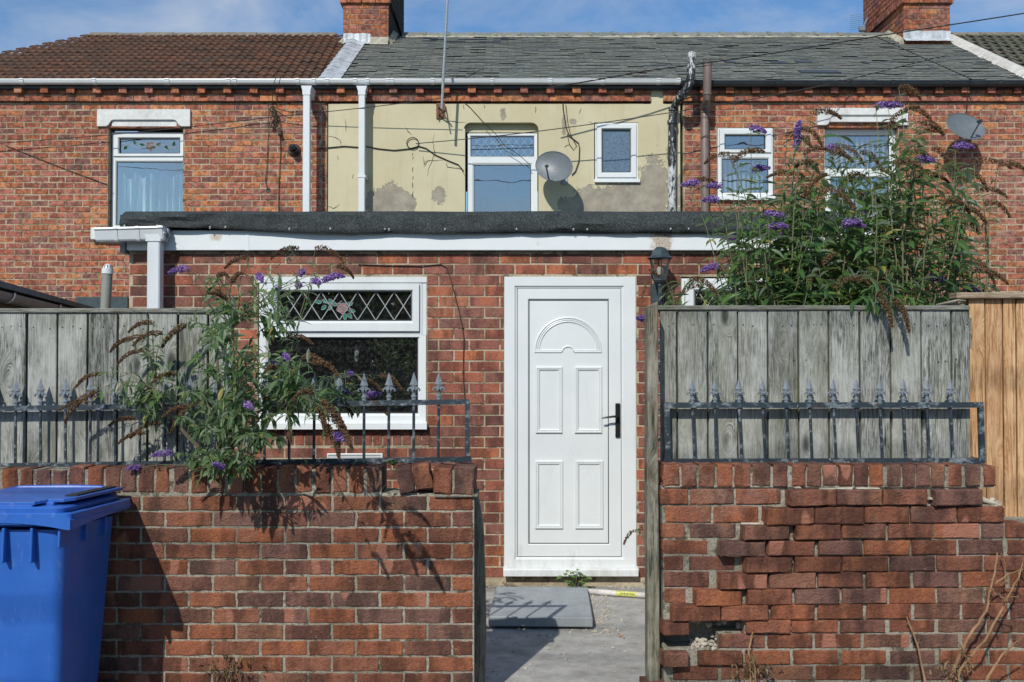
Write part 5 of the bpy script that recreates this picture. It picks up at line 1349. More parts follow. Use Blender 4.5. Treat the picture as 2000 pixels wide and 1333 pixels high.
# ================================================================= small things in the yard
m = MB(); m.cbox(-.315,.315,-.44,.44,0,.06,.006)
sb = m.build('paving_slab', M_slab); sb.location = (.19, 6.48, .018); sb.rotation_euler = (R(-1.3), 0, R(-2.3)); tag(sb, 'grey concrete paving slab lying loose in front of the door', 'slab')
a, b = P(1148,1156,6.93), P(1275,1165,6.80); a.z = b.z = .035
m = MB(); m.tube([a, a+(b-a)*.5, b], .019, 14); tb = m.build('plastic_tube', plain('grubby_white_plastic', (.62,.60,.56), .5, .15, 20, dirt=.4)); tag(tb, 'white plastic tube with yellow sticker lying by the door step', 'tube')
for p in tb.data.polygons: p.use_smooth = True
d = (b-a).normalized(); u0 = a+(b-a)*.44; st = MB()
nrm = Vector((-d.y, d.x, 0)); nrm = nrm if nrm.y < 0 else -nrm
def onTube(t_, ang, r_=.0196): c = u0+d*t_; return c+nrm*r_*cos(ang)+Vector((0,0,1))*r_*sin(ang)
for i in range(8):
    a0, a1 = R(-35+i*14), R(-35+(i+1)*14); st.quad(onTube(0,a0),onTube(.145,a0),onTube(.145,a1),onTube(0,a1))
sto = st.build('yellow_sticker', plain('yellow_sticker_paper', (.52,.54,.12), .5, .3, 40, dirt=.5), None)
sto.parent = tb; sto.location = sto.location - tb.location
st = MB(); t_ = .034
for w in (.010,.006,.011,.006,.010,.007,.010,.005,.009):
    st.quad(onTube(t_,R(5),.0202),onTube(t_+w*.8,R(5),.0202),onTube(t_+w*.8,R(32),.0202),onTube(t_,R(32),.0202)); t_ += w+.003
so2 = st.build('sticker_print', M_seal, None); so2.parent = tb; so2.location = so2.location - tb.location
gm = MB()
for _ in range(900):
    q = random.random()
    if q < .45: x, y = random.uniform(-.35,1.3), D2-.03-abs(random.gauss(0,.09))
    elif q < .8: x, y = .55+random.gauss(0,.09), random.uniform(5.9,7.0)
    else: x, y = random.uniform(-.25,1.1), random.uniform(5.0,7.1)
    stone(gm, (x, y, .016), random.choice((.002,.003,.004,.004,.006,.009)))
tag(gm.build('loose_grit', M_rub), 'pale grit and mortar crumbs scattered on the yard concrete', 'grit', kind='stuff')
lm = MB()
for (px_, py_) in ((1212,1242),(1127,1138),(1262,1137)):
    c = P(px_, py_, 6.0); k = (EYE-.03)/(EYE-c.z); c = Vector((c.x*k, c.y*k, .028))
    for s_ in range(2):
        a = random.uniform(0,6); L_ = .035; lm.add([c, c+Vector((L_*cos(a)*.5,L_*sin(a)*.5,.012))+Vector((-sin(a),cos(a),0))*.010, c+Vector((L_*cos(a),L_*sin(a),.004)), c+Vector((L_*cos(a)*.5,L_*sin(a)*.5,.010))-Vector((-sin(a),cos(a),0))*.010], [(0,1,2,3)])
tag(lm.build('dead_leaves', plain('rusty_dead_leaf', (.38,.14,.05), .8)), 'few rusty dead leaves on the yard concrete', 'leaves', kind='stuff')

# ================================================================= neighbour's outbuilding and vent pipe
ob = thing('outbuilding', (-5, 7, 0), 'low outbuilding with grey roof edge and gutter behind left fence', 'outbuilding')
A_, B_ = Vector((-2.78,5.25,0)), Vector((-3.62,8.75,0)); dv = (B_-A_).normalized(); nv = Vector((-dv.y, dv.x, 0)); nv = nv if nv.x < 0 else -nv
zt = EYE + (700-547)/F*5.5
def slab_(mb, o0, o1, z0, z1, z0b=None, z1b=None):
    p = [A_+nv*o0, B_+nv*o0, B_+nv*o1, A_+nv*o1]; zb = [z0,z0,z0b if z0b is not None else z0,z0b if z0b is not None else z0]; ztt = [z1,z1,z1b if z1b is not None else z1,z1b if z1b is not None else z1]
    mb.add([(q.x,q.y,z) for q, z in zip(p,zb)]+[(q.x,q.y,z) for q, z in zip(p,ztt)], [(0,1,5,4),(1,2,6,5),(2,3,7,6),(3,0,4,7),(4,5,6,7),(3,2,1,0)])
m = MB(); slab_(m, .12, 2.6, 0, zt-.12, 0, zt-.05); m.build('wall', M_hmort, ob)
m = MB(); slab_(m, 0, 2.8, zt-.035, zt, zt+.05, zt+.085); m.build('roof', plain('weathered_grey_roof_edge', (.10,.115,.115), .8, .3, 12, dirt=.4, dcol=(.2,.2,.18)), ob)
m = MB(); slab_(m, .10, .118, zt-.16, zt-.055); m.build('fascia', plain('olive_underside_shadow', (.07,.065,.02), .8), ob)  # olive-dark strip paints the shadow beneath the roof edge
m = MB()
for i in range(8):
    a0, a1 = pi*i/8, pi*(i+1)/8
    def gp(a, T): q = (A_ if T == 0 else B_)+nv*(.05-.05*cos(a)); return (q.x, q.y, zt-.055-.055*sin(a))
    m.quad(gp(a0,0), gp(a0,1), gp(a1,1), gp(a1,0))
go = m.build('gutter', plain('grey_plastic_gutter', (.12,.135,.14), .5, .2), ob, smooth=True)
for T in (.16,.52):
    c = MB(); 
    for i in range(8):
        a0, a1 = pi*i/8, pi*(i+1)/8
        def gp(a, t_): q = A_+(B_-A_)*t_+nv*(.05-.056*cos(a)); return (q.x, q.y, zt-.05-.062*sin(a))
        c.quad(gp(a0,T), gp(a0,T+.012), gp(a1,T+.012), gp(a1,T))
    c.build('gutter_clip', M_upvc2, go)
fb = MB(); fb.box(PX(150,D3-.02), PX(250,D3-.02), D3-.05, D3-.012, PZ(606,D3), PZ(581,D3)); fb.build('abutment_board', M_lantern, ob)
vp = thing('vent_pipe', (PX(205,9), 9, 0), 'grey green vent pipe with white slotted cap behind left fence', 'vent pipe')
a, b = P(210,531,9), P(204,640,9); r = .045
m = MB(); d = (a-b).normalized(); m.tube([b-d*1.2, b, a], r, 18); m.build('pipe', M_pipeg, vp, smooth=True)
m = MB(); m.tube([a-d*.02, a+d*.028], r+.006, 18)
m.tube([a+d*.028, a+d*.045, a+d*.062, a+d*.072], [r*.95, r*.88, r*.6, .004], 18); m.build('cap', M_upvc2, vp, smooth=True)
m = MB()
for k in range(10):
    an = 2*pi*k/10; m.tube([a+d*.034+Vector((cos(an)*r*.96,sin(an)*r*.96,0)), a+d*.058+Vector((cos(an)*r*.72,sin(an)*r*.72,0))], .0042, 5)
m.build('cap_slots', M_seal, vp)
# ================================================================= dishes, aerial, outlet, cables
def dish(label, px, py, D, w_px, h_px, nrm, arm_to, bracket, name='satellite_dish', roll=0, arm=True):
    """offset dish: shallow elliptical bowl facing nrm"""
    c = P(px, py, D); t = thing(name, c, label, 'satellite dish', 'satellite dishes on the house walls')
    n = Vector(nrm).normalized(); u = n.cross(Vector((0,0,1))).normalized()*-1; v = n.cross(u); v = v if v.z > 0 else -v
    if roll: u, v = u*cos(roll)+v*sin(roll), v*cos(roll)-u*sin(roll)
    a, b = w_px/2*D/F, h_px/2*D/F; dep = .055
    m = MB(); N, K = 40, 8; vs = []; fs = []
    for off in (0, 1):
        for i in range(K+1):
            rr_ = i/K
            for k in range(N):
                th = 2*pi*k/N; p = c + u*a*rr_*cos(th) + v*b*rr_*sin(th) - n*dep*(1-rr_**2) - n*(.006*off)
                vs.append(p)
        o = off*(K+1)*N
        for i in range(K):
            for k in range(N): fs.append((o+i*N+k, o+i*N+(k+1)%N, o+(i+1)*N+(k+1)%N, o+(i+1)*N+k))
    o1, o2 = K*N, (K+1)*N+K*N
    for k in range(N): fs.append((o1+k, o1+(k+1)%N, o2+(k+1)%N, o2+k))
    m.add(vs, fs); m.build('bowl', M_dish, t, smooth=True)
    r = MB(); r.tube([c + u*a*cos(2*pi*k/N) + v*b*sin(2*pi*k/N) for k in range(N+1)], .0055, 6); r.build('rim', M_dish, t, smooth=True)
    q = MB(); A = c - v*b*.92 - n*.02; E = c - v*b*arm_to[1] + u*arm_to[0] + n*arm_to[2]
    q.tube([A - n*.03, E], .010, 8)
    q.build('feed_arm', M_lantern, t)
    q = MB(); d = (c - E).normalized(); q.tube([E - d*.015, E + d*.02, E + d*.05], [.018,.022,.016], 10); q.tube([E + Vector((0,0,.012)), E + Vector((0,0,-.04))], .011, 8); q.build('receiver', M_lantern, t)
    q = MB(); q.tube([c - n*.06, c - n*.12 - Vector((0,0,.03))], .03, 10); wp = P(*bracket, D3-.02)
    q.tube([c - n*.12 - Vector((0,0,.10)), c - n*.12 + Vector((0,0,.02))], .018, 8); q.tube([c - n*.12 - Vector((0,0,.10)), Vector((wp.x, D3-.02, wp.z))], .016, 8)
    q.cbox(wp.x-.05, wp.x+.05, D3-.022, D3-.012, wp.z-.07, wp.z+.07, .003); q.build('bracket', M_galv, t)
    return t
dish('grey satellite dish on the cream wall left of small window', 1082, 325, 12.98, 79, 60, (-.35,-1,.25), (.03,.55,.26), (1102,350), roll=-.42)
dish('grey satellite dish on the red brick wall at far right', 1886, 247, 12.98, 86, 66, (.28,-1,.55), (.05,.35,.20), (1892,262), roll=.05)
ae = thing('aerial_mast', (PX(863,12.95), 12.95, PZ(225,12.95)), 'thin galvanised aerial mast in front of slate roof, bracket on cream wall', 'aerial')
m = MB(); m.tube([P(863,213,12.95), P(866,150,12.95), P(874,-2,12.95), P(877,-70,12.95)], [.019,.019,.015,.014], 8); m.build('pole', M_galv, ae, smooth=True)
m = MB(); p0 = P(874.5,-3,12.95); m.tube([p0+Vector((-.05,0,0)), p0+Vector((.14,-.05,.02))], .010, 6)
p1 = P(877,-62,12.95); m.tube([p1+Vector((-.5,-.1,0)), p1+Vector((.6,.1,0))], .011, 6)
for k in range(9): q = p1+Vector((-.45+k*.12,0,0)); m.tube([q+Vector((0,-.02,-.13)), q+Vector((0,-.02,.13))], .004, 5)
m.build('aerial_rods', M_galv, ae)
m = MB()
for (a, b) in (((857,208),(872,218)),((858,224),(870,214)),((856,206),(856,232)),((868,202),(869,232))): m.tube([P(*a, D3-.05), P(*b, D3-.2 if a[0] > 856 else D3-.05)], .010, 6)
m.cbox(PX(856,D3)-.03, PX(866,D3), D3-.035, D3-.013, PZ(233,D3), PZ(203,D3), .004); m.build('bracket', plain('rusty_iron', (.16,.08,.045), .8, .4, 25), ae)
def cable(name, pts, r, mat, label, cat='cable', group=None, D=None):
    m = MB(); m.tube([P(p[0], p[1], p[2] if len(p) > 2 else D) for p in pts], r, 6); o = m.build(name, mat); tag(o, label, cat, group); return o
def sag(a, b, n=14, s=3.0):
    return [(a[0]+(b[0]-a[0])*i/n, a[1]+(b[1]-a[1])*i/n+s*sin(pi*i/n), a[2]+(b[2]-a[2])*i/n) for i in range(n+1)]
cable('overhead_cable', sag((2300,-22,12.4),(1725,69,13.4),12,1)+sag((1725,69,13.4),(1255,140,12.9),12,3)[1:]+sag((1255,140,12.9),(1068,172,12.8),6,1)[1:], .0085, M_wire, 'black overhead cable running in front of right chimney and slate roof')
cable('overhead_cable', sag((1710,72,15.6),(1900,156,13.1),10,0), .0065, M_wire, 'black cable crossing the slate roof down to right gutter')
cable('overhead_cable', sag((1850,108,14.2),(1620,165,12.95),8,0)+sag((1620,165,12.95),(1325,218,12.9),10,2)[1:]+sag((1325,218,12.9),(1050,257,13.0),10,1)[1:]+sag((1050,257,13.0),(812,281,13.3),8,1)[1:], .0065, M_wire, 'thin cable rising from round loop on cream wall past the window')
cable('overhead_cable', sag((-30,282,13.3),(540,228,13.34),12,5)+sag((540,228,13.3),(880,190,13.0),8,2)[1:], .0055, M_wire, 'thin sagging cable from left edge across brick wall to the aerial')
cable('overhead_cable', sag((10,284,13.385),(210,361,13.385),8,1), .0050, M_wire, 'thin cable slanting down brickwork left of the left window')
cable('wall_cable', [(624,291),(640,289),(672,286),(700,288),(712,286),(740,291),(770,294),(800,291),(818,286),(832,290),(850,303),(875,314),(895,322),(905,334)], .0075, M_wire, 'black cable clipped along the cream wall at window height', D=YF-.012)
pts = [(806+11.5*cos(a), 280+11*sin(a)) for a in [2*pi*k/22 for k in range(46)]]
cable('cable_coil', pts, .0055, M_wire, 'coiled loop of black cable on the cream wall', 'cable', D=YF-.02)
cable('wall_cable', [(1098,178),(1100,215),(1106,250),(1112,266),(1130,280),(1132,290),(1131,315),(1124,335),(1117,342)], .007, M_wire, 'black cable hanging from eaves to the satellite dish on cream wall', D=YF-.015)
cable('wall_cable', [(1105,205),(1109,240),(1114,262),(1122,278),(1126,285),(1120,293),(1112,282),(1108,262)], .0045, M_wire, 'thin looped cable beside the dish cable on cream wall', D=YF-.012)
cable('wall_cable', [(1893,155),(1890,180),(1889,205),(1888,222)], .006, M_wire, 'short black cable from right gutter down to the far right dish', D=D3-.15)
cable('wall_cable', [(878,160),(900,195),(918,210),(945,240),(968,262),(985,285),(1010,300),(1035,322)], .0045, M_wire, 'thin cable dropping across the cream wall to middle window', D=YF-.01)
kn = MB()
random.seed(5)
for k in range(7):
    pts = []; x, y = 533+random.uniform(-3,3), 208
    while y < 252: pts.append(P(x, y, D3-.03-random.uniform(0,.03))); y += 6; x += random.uniform(-4,5.5)
    kn.tube(pts, random.uniform(.005,.010), 5)
kn.tube([P(525,206,D3-.03),P(524,260,D3-.02),P(521,330,D3-.02),P(518,352,D3-.02),P(523,371,D3-.01)], .005, 5)
kn.tube([P(546,250,D3-.04),P(547,264,D3-.05),P(547,268,D3-.05)], [.012,.03,.006], 8); kn.tube([P(547,266,D3-.02),P(548,300,D3-.02),P(545,350,D3-.02),P(544,412,D3-.02)], .0055, 5)
kn.tube([P(540,150,D3-.4),P(534,165,D3-.4),P(532,190,D3-.2),P(533,208,D3-.03)], .005, 5); kn.tube([P(548,150,D3-.4),P(544,170,D3-.3),P(540,208,D3-.03)], .005, 5)
tag(kn.build('cable_bundle', M_rope), 'tangled bundle of old brown cables hanging on left brick wall', 'cables')
hv = MB(); c = P(524,372,D3-.003); hv.lathe(c, [(.0001,.0),(.022,.002),(.030,.004),(.032,-.004)], 12, Matrix.Rotation(pi/2,4,'X')); tag(hv.build('pipe_outlet', M_seal), 'small round black pipe outlet low on the left brick wall', 'outlet')
fo = thing('flue_outlet', P(574,294,D3-.01), 'round black boiler flue outlet on the brick beside the white downpipe', 'flue')
m = MB(); c = P(575,294,D3-.003); m.lathe(c, [(.0001,.03),(.075,.03),(.085,.012),(.088,0)], 20, Matrix.Rotation(pi/2,4,'X')); m.build('wall_ring', M_blackpl, fo, smooth=True)
m = MB(); c2 = P(572,290,D3-.12); m.tube([P(575,294,D3-.02), P(573,292,D3-.09), c2], [.058,.055,.05], 18, caps=False); m.tube([c2, c2+Vector((-.012,-.03,.03))], [.05,.04], 18); m.build('flue_pipe', M_blackpl, fo, smooth=True)
pm = MB(); c = P(1696,55,17.4)      # distant aerial beside the right chimney
p0 = P(1683,62,17.3); p1_ = P(1694,36,17.3); pm.tube([p0, p1_], .018, 6)
for k in range(8): z = p0.z+.05+k*.035; pm.tube([Vector((p0.x-.2, 17.3, z-.02)), Vector((p0.x+.12, 17.3, z+.03))], .0035, 5)
pm.cbox(p0.x-.05, p0.x+.06, 17.26, 17.33, p0.z-.0, p0.z+.09, .01)
pm.tube([p0, p0+Vector((0,0,-.5))], .018, 6)
tag(pm.build('roof_aerial', M_iron2), 'small comb shaped aerial behind ridge left of right chimney', 'aerial')

# ================================================================= plants
UP = Vector((0,0,1))
def leaf(mb, p, d, L, w, droop=.5, cup=.25, roll=0):
    d = d.normalized(); s = d.cross(UP)
    if s.length < .05: s = Vector((1,0,0))
    s.normalize(); n = s.cross(d).normalized()
    if roll: s, n = s*cos(roll)+n*sin(roll), n*cos(roll)-s*sin(roll)
    pts = []; q = Vector(p); dd = d.copy(); K = 4
    W = (0.25, 1.0, .82, .0)
    st = [(q.copy(), .12, n.copy())]
    for i in range(K):
        dd = (dd + Vector((0,0,-droop/K*1.3))).normalized(); q = q + dd*L/K
        nn = s.cross(dd).normalized(); st.append((q.copy(), (.75,1.0,.68,0)[i], nn))
    vs = []; fs = []
    for (c, ww, nn) in st[:-1]:
        h = w*.5*ww; vs += [c - s*h + nn*h*cup*2, c, c + s*h + nn*h*cup*2]
    vs.append(st[-1][0]); m = len(st)-1
    for i in range(m-1):
        a = i*3; fs += [(a,a+1,a+4,a+3),(a+1,a+2,a+5,a+4)]
    a = (m-1)*3; fs += [(a,a+1,len(vs)-1),(a+1,a+2,len(vs)-1)]
    mb.add(vs, fs)
def panicle(mb, p, d, L, r, n, droop, sz):
    """dense flower spike along a drooping axis, made of many small florets"""
    d = d.normalized(); pts = [Vector(p)]; dd = d.copy(); K = 7
    for i in range(K): dd = (dd + Vector((0,0,-droop/K))).normalized(); pts.append(pts[-1]+dd*L/K)
    for _ in range(n):
        t_ = random.random()**.9; i = min(K-1, int(t_*K)); c = pts[i]+(pts[i+1]-pts[i])*(t_*K-i)
        rad = r*(1-.75*t_**1.5)*(.55+.45*min(1,t_*6))
        v = Vector((random.gauss(0,1),random.gauss(0,1),random.gauss(0,1))); v.normalize(); q = c+v*rad*random.uniform(.55,1.05)
        a = v.orthogonal().normalized(); b = v.cross(a); e = random.uniform(0,6); a, b = a*cos(e)+b*sin(e), b*cos(e)-a*sin(e); s_ = sz*random.uniform(.6,1.25); o = v*s_*.35
        mb.add([q+a*s_+o, q+b*s_+o, q-a*s_+o, q-b*s_+o, q-o], [(0,1,4),(1,2,4),(2,3,4),(3,0,4)])
    return pts[-1]
class Bush:
    def __init__(s): s.st = MB(); s.lf = MB(); s.pu = MB(); s.br = MB(); s.wood = MB(); s.tw = MB()
    def leaves_along(s, pts, n, L, w, t0=.2, droop=.7):
        m = len(pts)-1
        for k in range(n):
            t_ = t0+(1-t0)*(k+random.random()*.6)/n; i = min(m-1, int(t_*m)); c = pts[i]+(pts[i+1]-pts[i])*(t_*m-i); ax = (pts[i+1]-pts[i]).normalized()
            a = random.uniform(0, 2*pi) if k % 2 == 0 else a0_ + pi/2; a0_ = a
            o1 = ax.orthogonal().normalized(); o2 = ax.cross(o1)
            for sg in (1,-1):
                dr_ = (o1*cos(a)+o2*sin(a))*sg*1.0 + ax*random.uniform(.15,.7) + Vector((random.gauss(0,.15),random.gauss(0,.15),random.uniform(-.35,.15)))
                ll = L*random.uniform(.55,1.2)*(1-.35*t_)
                leaf(s.lf, c, dr_, ll, w*ll/L*random.uniform(.8,1.2), random.uniform(.4,1.5)*droop, random.uniform(.1,.3), random.gauss(0,.5))
    def stem(s, a, b, arch, r0=.005, n=10, leaves=8, L=.10, w=.022, t0=.2, wob=.012, mb=None):
        a, b = Vector(a), Vector(b); mid = (a+b)/2 + Vector(arch); pts = []
        wx, wy = random.uniform(0,9), random.uniform(0,9)
        for i in range(n+1):
            t_ = i/n; p = a*(1-t_)**2+mid*2*t_*(1-t_)+b*t_**2
            p = p + Vector((mnoise.noise(Vector((t_*2.5,wx,0))), mnoise.noise(Vector((t_*2.5,wy,3))), 0))*wob*4*t_*(1-t_)*2; pts.append(p)
        (mb or s.st).tube(pts, [r0*(1-.65*i/n) for i in range(n+1)], 5, caps=False)
        s.leaves_along(pts, leaves, L, w, t0)
        return pts
    def build(s, root, leafm, nm=''):
        w = s.wood.build('stem', M_bark, root, smooth=True); s.st.build('shoots', M_stem, w or root, smooth=True)
        s.lf.build('leaves', leafm, root, smooth=True); s.pu.build('flowers', M_purple, root); s.br.build('dead_flower_heads', M_deadfl, root)
random.seed(21)
# ---- right bush: rooted in the yard behind the fence
rb_ = thing('buddleia_bush', (2.05, 5.75, 0), 'tall buddleia bush with purple and brown flower spikes behind right fence', 'bush')
B = Bush(); root = Vector((1.95, 5.75, 0))
forks = []
for k in range(9):
    f_ = Vector((root.x+random.uniform(-.75,.85), 5.75+random.uniform(-.35,.35), random.uniform(1.35,1.75)))
    B.wood.tube([root+Vector((random.uniform(-.06,.06),random.uniform(-.06,.06),0)), root*.5+f_*.5+Vector((random.uniform(-.1,.1),0,-.1)), f_], [.026,.019,.012], 7); forks.append(f_)
def nearest(p): return min(forks, key=lambda f_: (f_.x-p.x)**2*1.5+(f_.y-p.y)**2*.5)
PUR = [(1482,252,.0),(1558,250,.1,'v'),(1557,274,.1,'v'),(1487,327,.1),(1387,388,-.2),(1347,357,-.3),(1632,287,.2),(1393,360,-.2),(1513,415,.1),(1678,412,.4),(1520,440,.1),(1537,470,.1),(1435,462,-.1),(1385,520,-.2),(1500,566,-.1),(1884,283,.3),(1808,308,.2),(1730,202,.0),(1748,203,.1),(1733,560,-.2),(1670,436,.2),(1516,455,.0),(1663,434,.1),(1258,621,-.3,'s'),(1833,542,.2),(1785,412,.2),(1900,565,.1,'s')]
BRN = [(1560,263,1),(1583,252,1),(1612,222,1.2),(1650,288,1.2),(1645,300,1),(1420,312,-.6),(1446,318,.4),(1700,298,.6),(1778,172,.8),(1802,212,1.2),(1826,240,1.2),(1815,262,.8),(1842,290,1),(1880,300,.6),(1925,318,1.3),(1975,322,1.6),(1905,335,1),(1760,322,.4),(1808,352,.8),(1620,372,.5),(1700,380,.8),(1738,388,.8),(1937,372,1),(1945,398,1.1),(1903,408,1),(1898,432,1),(1582,330,-.4),(1560,350,-.3),(1742,484,.4),(1688,500,.3),(1915,512,1.1),(1930,528,1.1),(1880,530,.8),(1893,575,.8),(1350,560,-.9),(1372,548,.9),(1440,568,.0),(1474,552,.7),(1650,560,.6),(1600,548,.3),(1565,570,.8),(1690,545,.7),(1640,590,.4),(1540,585,.3),(1360,362,.6),(1585,300,.4),(1665,345,.4),(1745,250,.2),(1852,330,.8),(1868,395,.9),(1720,330,.5),(1795,300,.6),(1580,390,.3),(1640,395,.2)]
def tipdir(lean, v=False): return Vector((lean*.9+random.gauss(0,.15), random.uniform(-.5,.3), .9 if v else random.uniform(.15,.6)))
for t_ in PUR:
    D = random.uniform(5.25,6.1) if t_[0] > 1300 else 4.95
    p = P(t_[0], t_[1], D); f_ = nearest(p)
    if len(t_) > 3 and t_[3] == 's' and t_[0] < 1300: f_ = Vector((.85, 5.1, .9))
    d = tipdir(t_[2]*2, len(t_) > 3 and t_[3] == 'v')
    sgn = 1 if t_[2] >= 0 else -1
    d = Vector((.15,-.2,1)) if (len(t_) > 3 and t_[3] == 'v') else Vector((sgn*random.uniform(.6,1), -.35, random.uniform(-.15,.3)))
    L_ = random.uniform(.085,.12) if len(t_) == 3 else .08
    base = p-d.normalized()*L_*.5
    B.stem(f_, base, (random.uniform(-.05,.05), random.uniform(-.1,.1), .22), .0045, leaves=10, L=.12, w=.028, t0=.25)
    panicle(B.pu, base, d, L_, .026, 280, random.uniform(.2,.6), .0062)
for t_ in BRN:
    D = random.uniform(5.2,6.2); p = P(t_[0], t_[1], D); f_ = nearest(p)
    sg = 1 if t_[2] >= 0 else -1
    d = Vector((t_[2]*.8, random.uniform(-.3,.1), random.uniform(.1,.7))); base = p - Vector((sg*.07,0,.0))*min(1,abs(t_[2])+.2)
    B.stem(f_, base, (random.uniform(-.08,.08), random.uniform(-.1,.1), .25), .0045, leaves=9, L=.12, w=.026, t0=.25)
    panicle(B.br, base, d, random.uniform(.15,.24), .023, 380, random.uniform(1.2,2.4), .0048)
# leafy filler shoots giving the body
for _ in range(160):
    while True:
        x = random.gauss(1635, 120); y = random.uniform(335, 600)
        hw = 60+ (y-300)*.72
        if abs(x-1640) < hw and 1400 < x < 1905: break
    if y < 430 and random.random() < .45: continue
    D = random.uniform(5.15,6.25); p = P(x, y, D); f_ = nearest(p); a = p + Vector((random.uniform(-.12,.12), random.uniform(-.1,.1), -random.uniform(.25,.45)))
    a = a*.75+f_*.25
    B.stem(a, p, (0,0,.04), .0035, leaves=9, L=random.uniform(.11,.19), w=random.uniform(.030,.050), t0=.05)
for (x, y) in ((1560,330),(1575,300),(1545,360),(1590,350),(1610,300),(1640,260),(1660,300),(1690,330),(1700,270),(1730,250),(1760,230),(1775,200),(1790,240),(1800,280),(1770,310),(1740,360),(1710,370),(1670,360),(1630,350),(1600,400),(1840,310),(1860,350),(1880,330),(1900,350),(1885,390),(1870,420),(1820,390),(1790,370),(1480,330),(1500,360),(1430,370),(1480,400),(1440,480),(1470,520),(1500,500),(1520,400),(1540,450),(1550,500),(1560,540),(1420,460),(1450,400),(1530,350),(1570,400),(1590,440),(1600,500),(1500,440),(1460,480),(1480,380),(1440,430),(1850,470),(1870,440),(1890,360),(1860,330),(1840,370),(1875,500),(1850,540),(1830,430),(1800,450),(1520,520),(1545,540),(1490,520),(1460,560),(1410,580),(1440,590),(1380,575),(1820,580),(1860,570),(1760,270),(1790,260),(1560,430),(1640,310),(1750,330),(1740,290)):
    p = P(x, y, random.uniform(5.2,5.9)); f_ = nearest(p); B.stem(f_*.35+p*.65-Vector((0,0,.2)), p, (0,0,.06), .004, leaves=9, L=.16, w=.038, t0=.1)
# drooping heads over the front fence
for (x0, y0, x1, y1) in ((1745,585,1742,612),(1712,575,1722,603)):
    a = P(x0, y0-18, 4.93); base = P(x0, y0, 4.80); B.stem(P(x0-15, 560, 5.4), base, (0,0,.12), .004, leaves=5, L=.10, w=.024)
    panicle(B.br, base, Vector((.2,-.3,-.15)), .19, .020, 420, 2.2, .0050)
for _ in range(16):
    x = random.uniform(1660,1760); base = P(x, 590+random.uniform(-12,8), 4.86); leaf(B.lf, base, Vector((random.gauss(0,.6),-.6,.1)), .09, .02, 1.4)
# shoots by the gate post and lantern
for (x, y, D) in ((1300,545,5.3),(1318,590,5.2),(1290,570,5.25),(1310,560,5.3),(1330,600,5.2)):
    p = P(x, y, D); B.stem(P(1330,650,5.3), p, (0,0,.05), .003, leaves=5, L=.10, w=.024)
panicle(B.br, P(1283,538,5.25), Vector((-.6,0,.6)), .05, .014, 120, .3, .004); panicle(B.br, P(1265,550,5.25), Vector((-.2,0,-.3)), .10, .010, 120, 1.2, .004)
B.stem(P(1275,1050,5.2), P(1243,1035,5.1), (0,0,.04), .003, leaves=5, L=.06, w=.018); panicle(B.br, P(1242,1036,5.05), Vector((-.8,-.1,.0)), .10, .011, 160, 2.0, .004)
B.build(rb_, M_leaf)
# ---- left bush: rooted in the top of the wall
random.seed(33)
lb = thing('buddleia_bush', (PX(437,4.78), 4.78, PZ(925,4.7)), 'buddleia growing out of left wall top through the railing', 'bush')
B = Bush(); root = P(437, 925, 4.76); forks = []
for (x, y, D) in ((432,760,4.74),(470,740,4.76),(400,770,4.66),(500,790,4.68),(420,650,4.78),(455,640,4.74),(555,780,4.58),(300,760,4.65)):
    f_ = P(x, y, D); B.wood.tube([root, root*.5+f_*.5+Vector((random.uniform(-.03,.03),-.02,0)), f_], [.013,.009,.006], 6); forks.append(f_)
B.wood.tube([root-Vector((0,-.01,.08)), root, root+Vector((.003,0,.05))], [.015,.016,.012], 7)
PUR = [(350,523,-1,1),(508,540,.2,1),(655,537,.8,1),(638,543,.5,.8),(618,547,.3,.8),(590,530,.2,.8),(545,562,.2,.6),(532,706,-.3,.9),(560,694,.2,.6),(485,788,.3,.9),(318,885,-.8,1),(428,907,-.2,.8),(684,728,.2,.8),(728,768,.8,1),(672,765,.6,.8),(668,851,1,1),(262,912,-.6,.7),(585,555,.2,.6)]
BRN = [(462,508,-1.4),(640,490,1.3),(570,490,-.8),(680,525,1.4),(430,545,.3),(440,590,-.2),(455,560,.2),(345,640,-1,2.0),(300,655,-1),(285,635,-.9),(258,663,-1.3),(262,690,-1.1),(235,668,-1.2),(172,735,-1.4),(160,770,-1.6,1.9),(150,790,-1.4),(245,822,-1),(290,830,-1.4),(265,850,-1.2),(625,712,.9),(600,705,.5),(540,728,-.1),(578,660,1.0),(612,775,-.2),(640,790,.6,2.2),(650,810,.5,2.2),(625,800,.3,1.6),(665,795,1.2),(760,738,1.2),(712,745,.9),(722,790,1.0),(368,792,-.8,1.5),(350,800,-.9),(520,790,.2),(565,860,.1),(330,735,-.8),(480,905,-.2),(640,830,.4,1.6)]
def ldep(x, y, head=False):
    if x > 662 and y < 800: return random.uniform(4.84, 4.95)
    if x > 540 and y > 690: return random.uniform(3.88, 4.15) if head else random.uniform(4.2, 4.7)
    if x < 340: return random.uniform(4.5, 4.72)
    return random.uniform(4.2, 4.75)
def nr(p): return min(forks, key=lambda f_: (f_-p).length)
for t_ in PUR:
    D = ldep(t_[0], t_[1], True); p = P(t_[0], t_[1], D); f_ = nr(p); sg = 1 if t_[2] >= 0 else -1
    if t_[1] > 880: f_ = root
    d = Vector((t_[2]+.01, -.4, random.uniform(-.1,.35))); L_ = .085*t_[3]; base = p-d.normalized()*L_*.45
    B.stem(f_, base, (random.uniform(-.04,.04), -.03, .06), .0032, leaves=6, L=.075, w=.019, t0=.15, wob=.02)
    panicle(B.pu, base, d, L_, .020*t_[3]**.5, int(230*t_[3]), random.uniform(.2,.8), .0048)
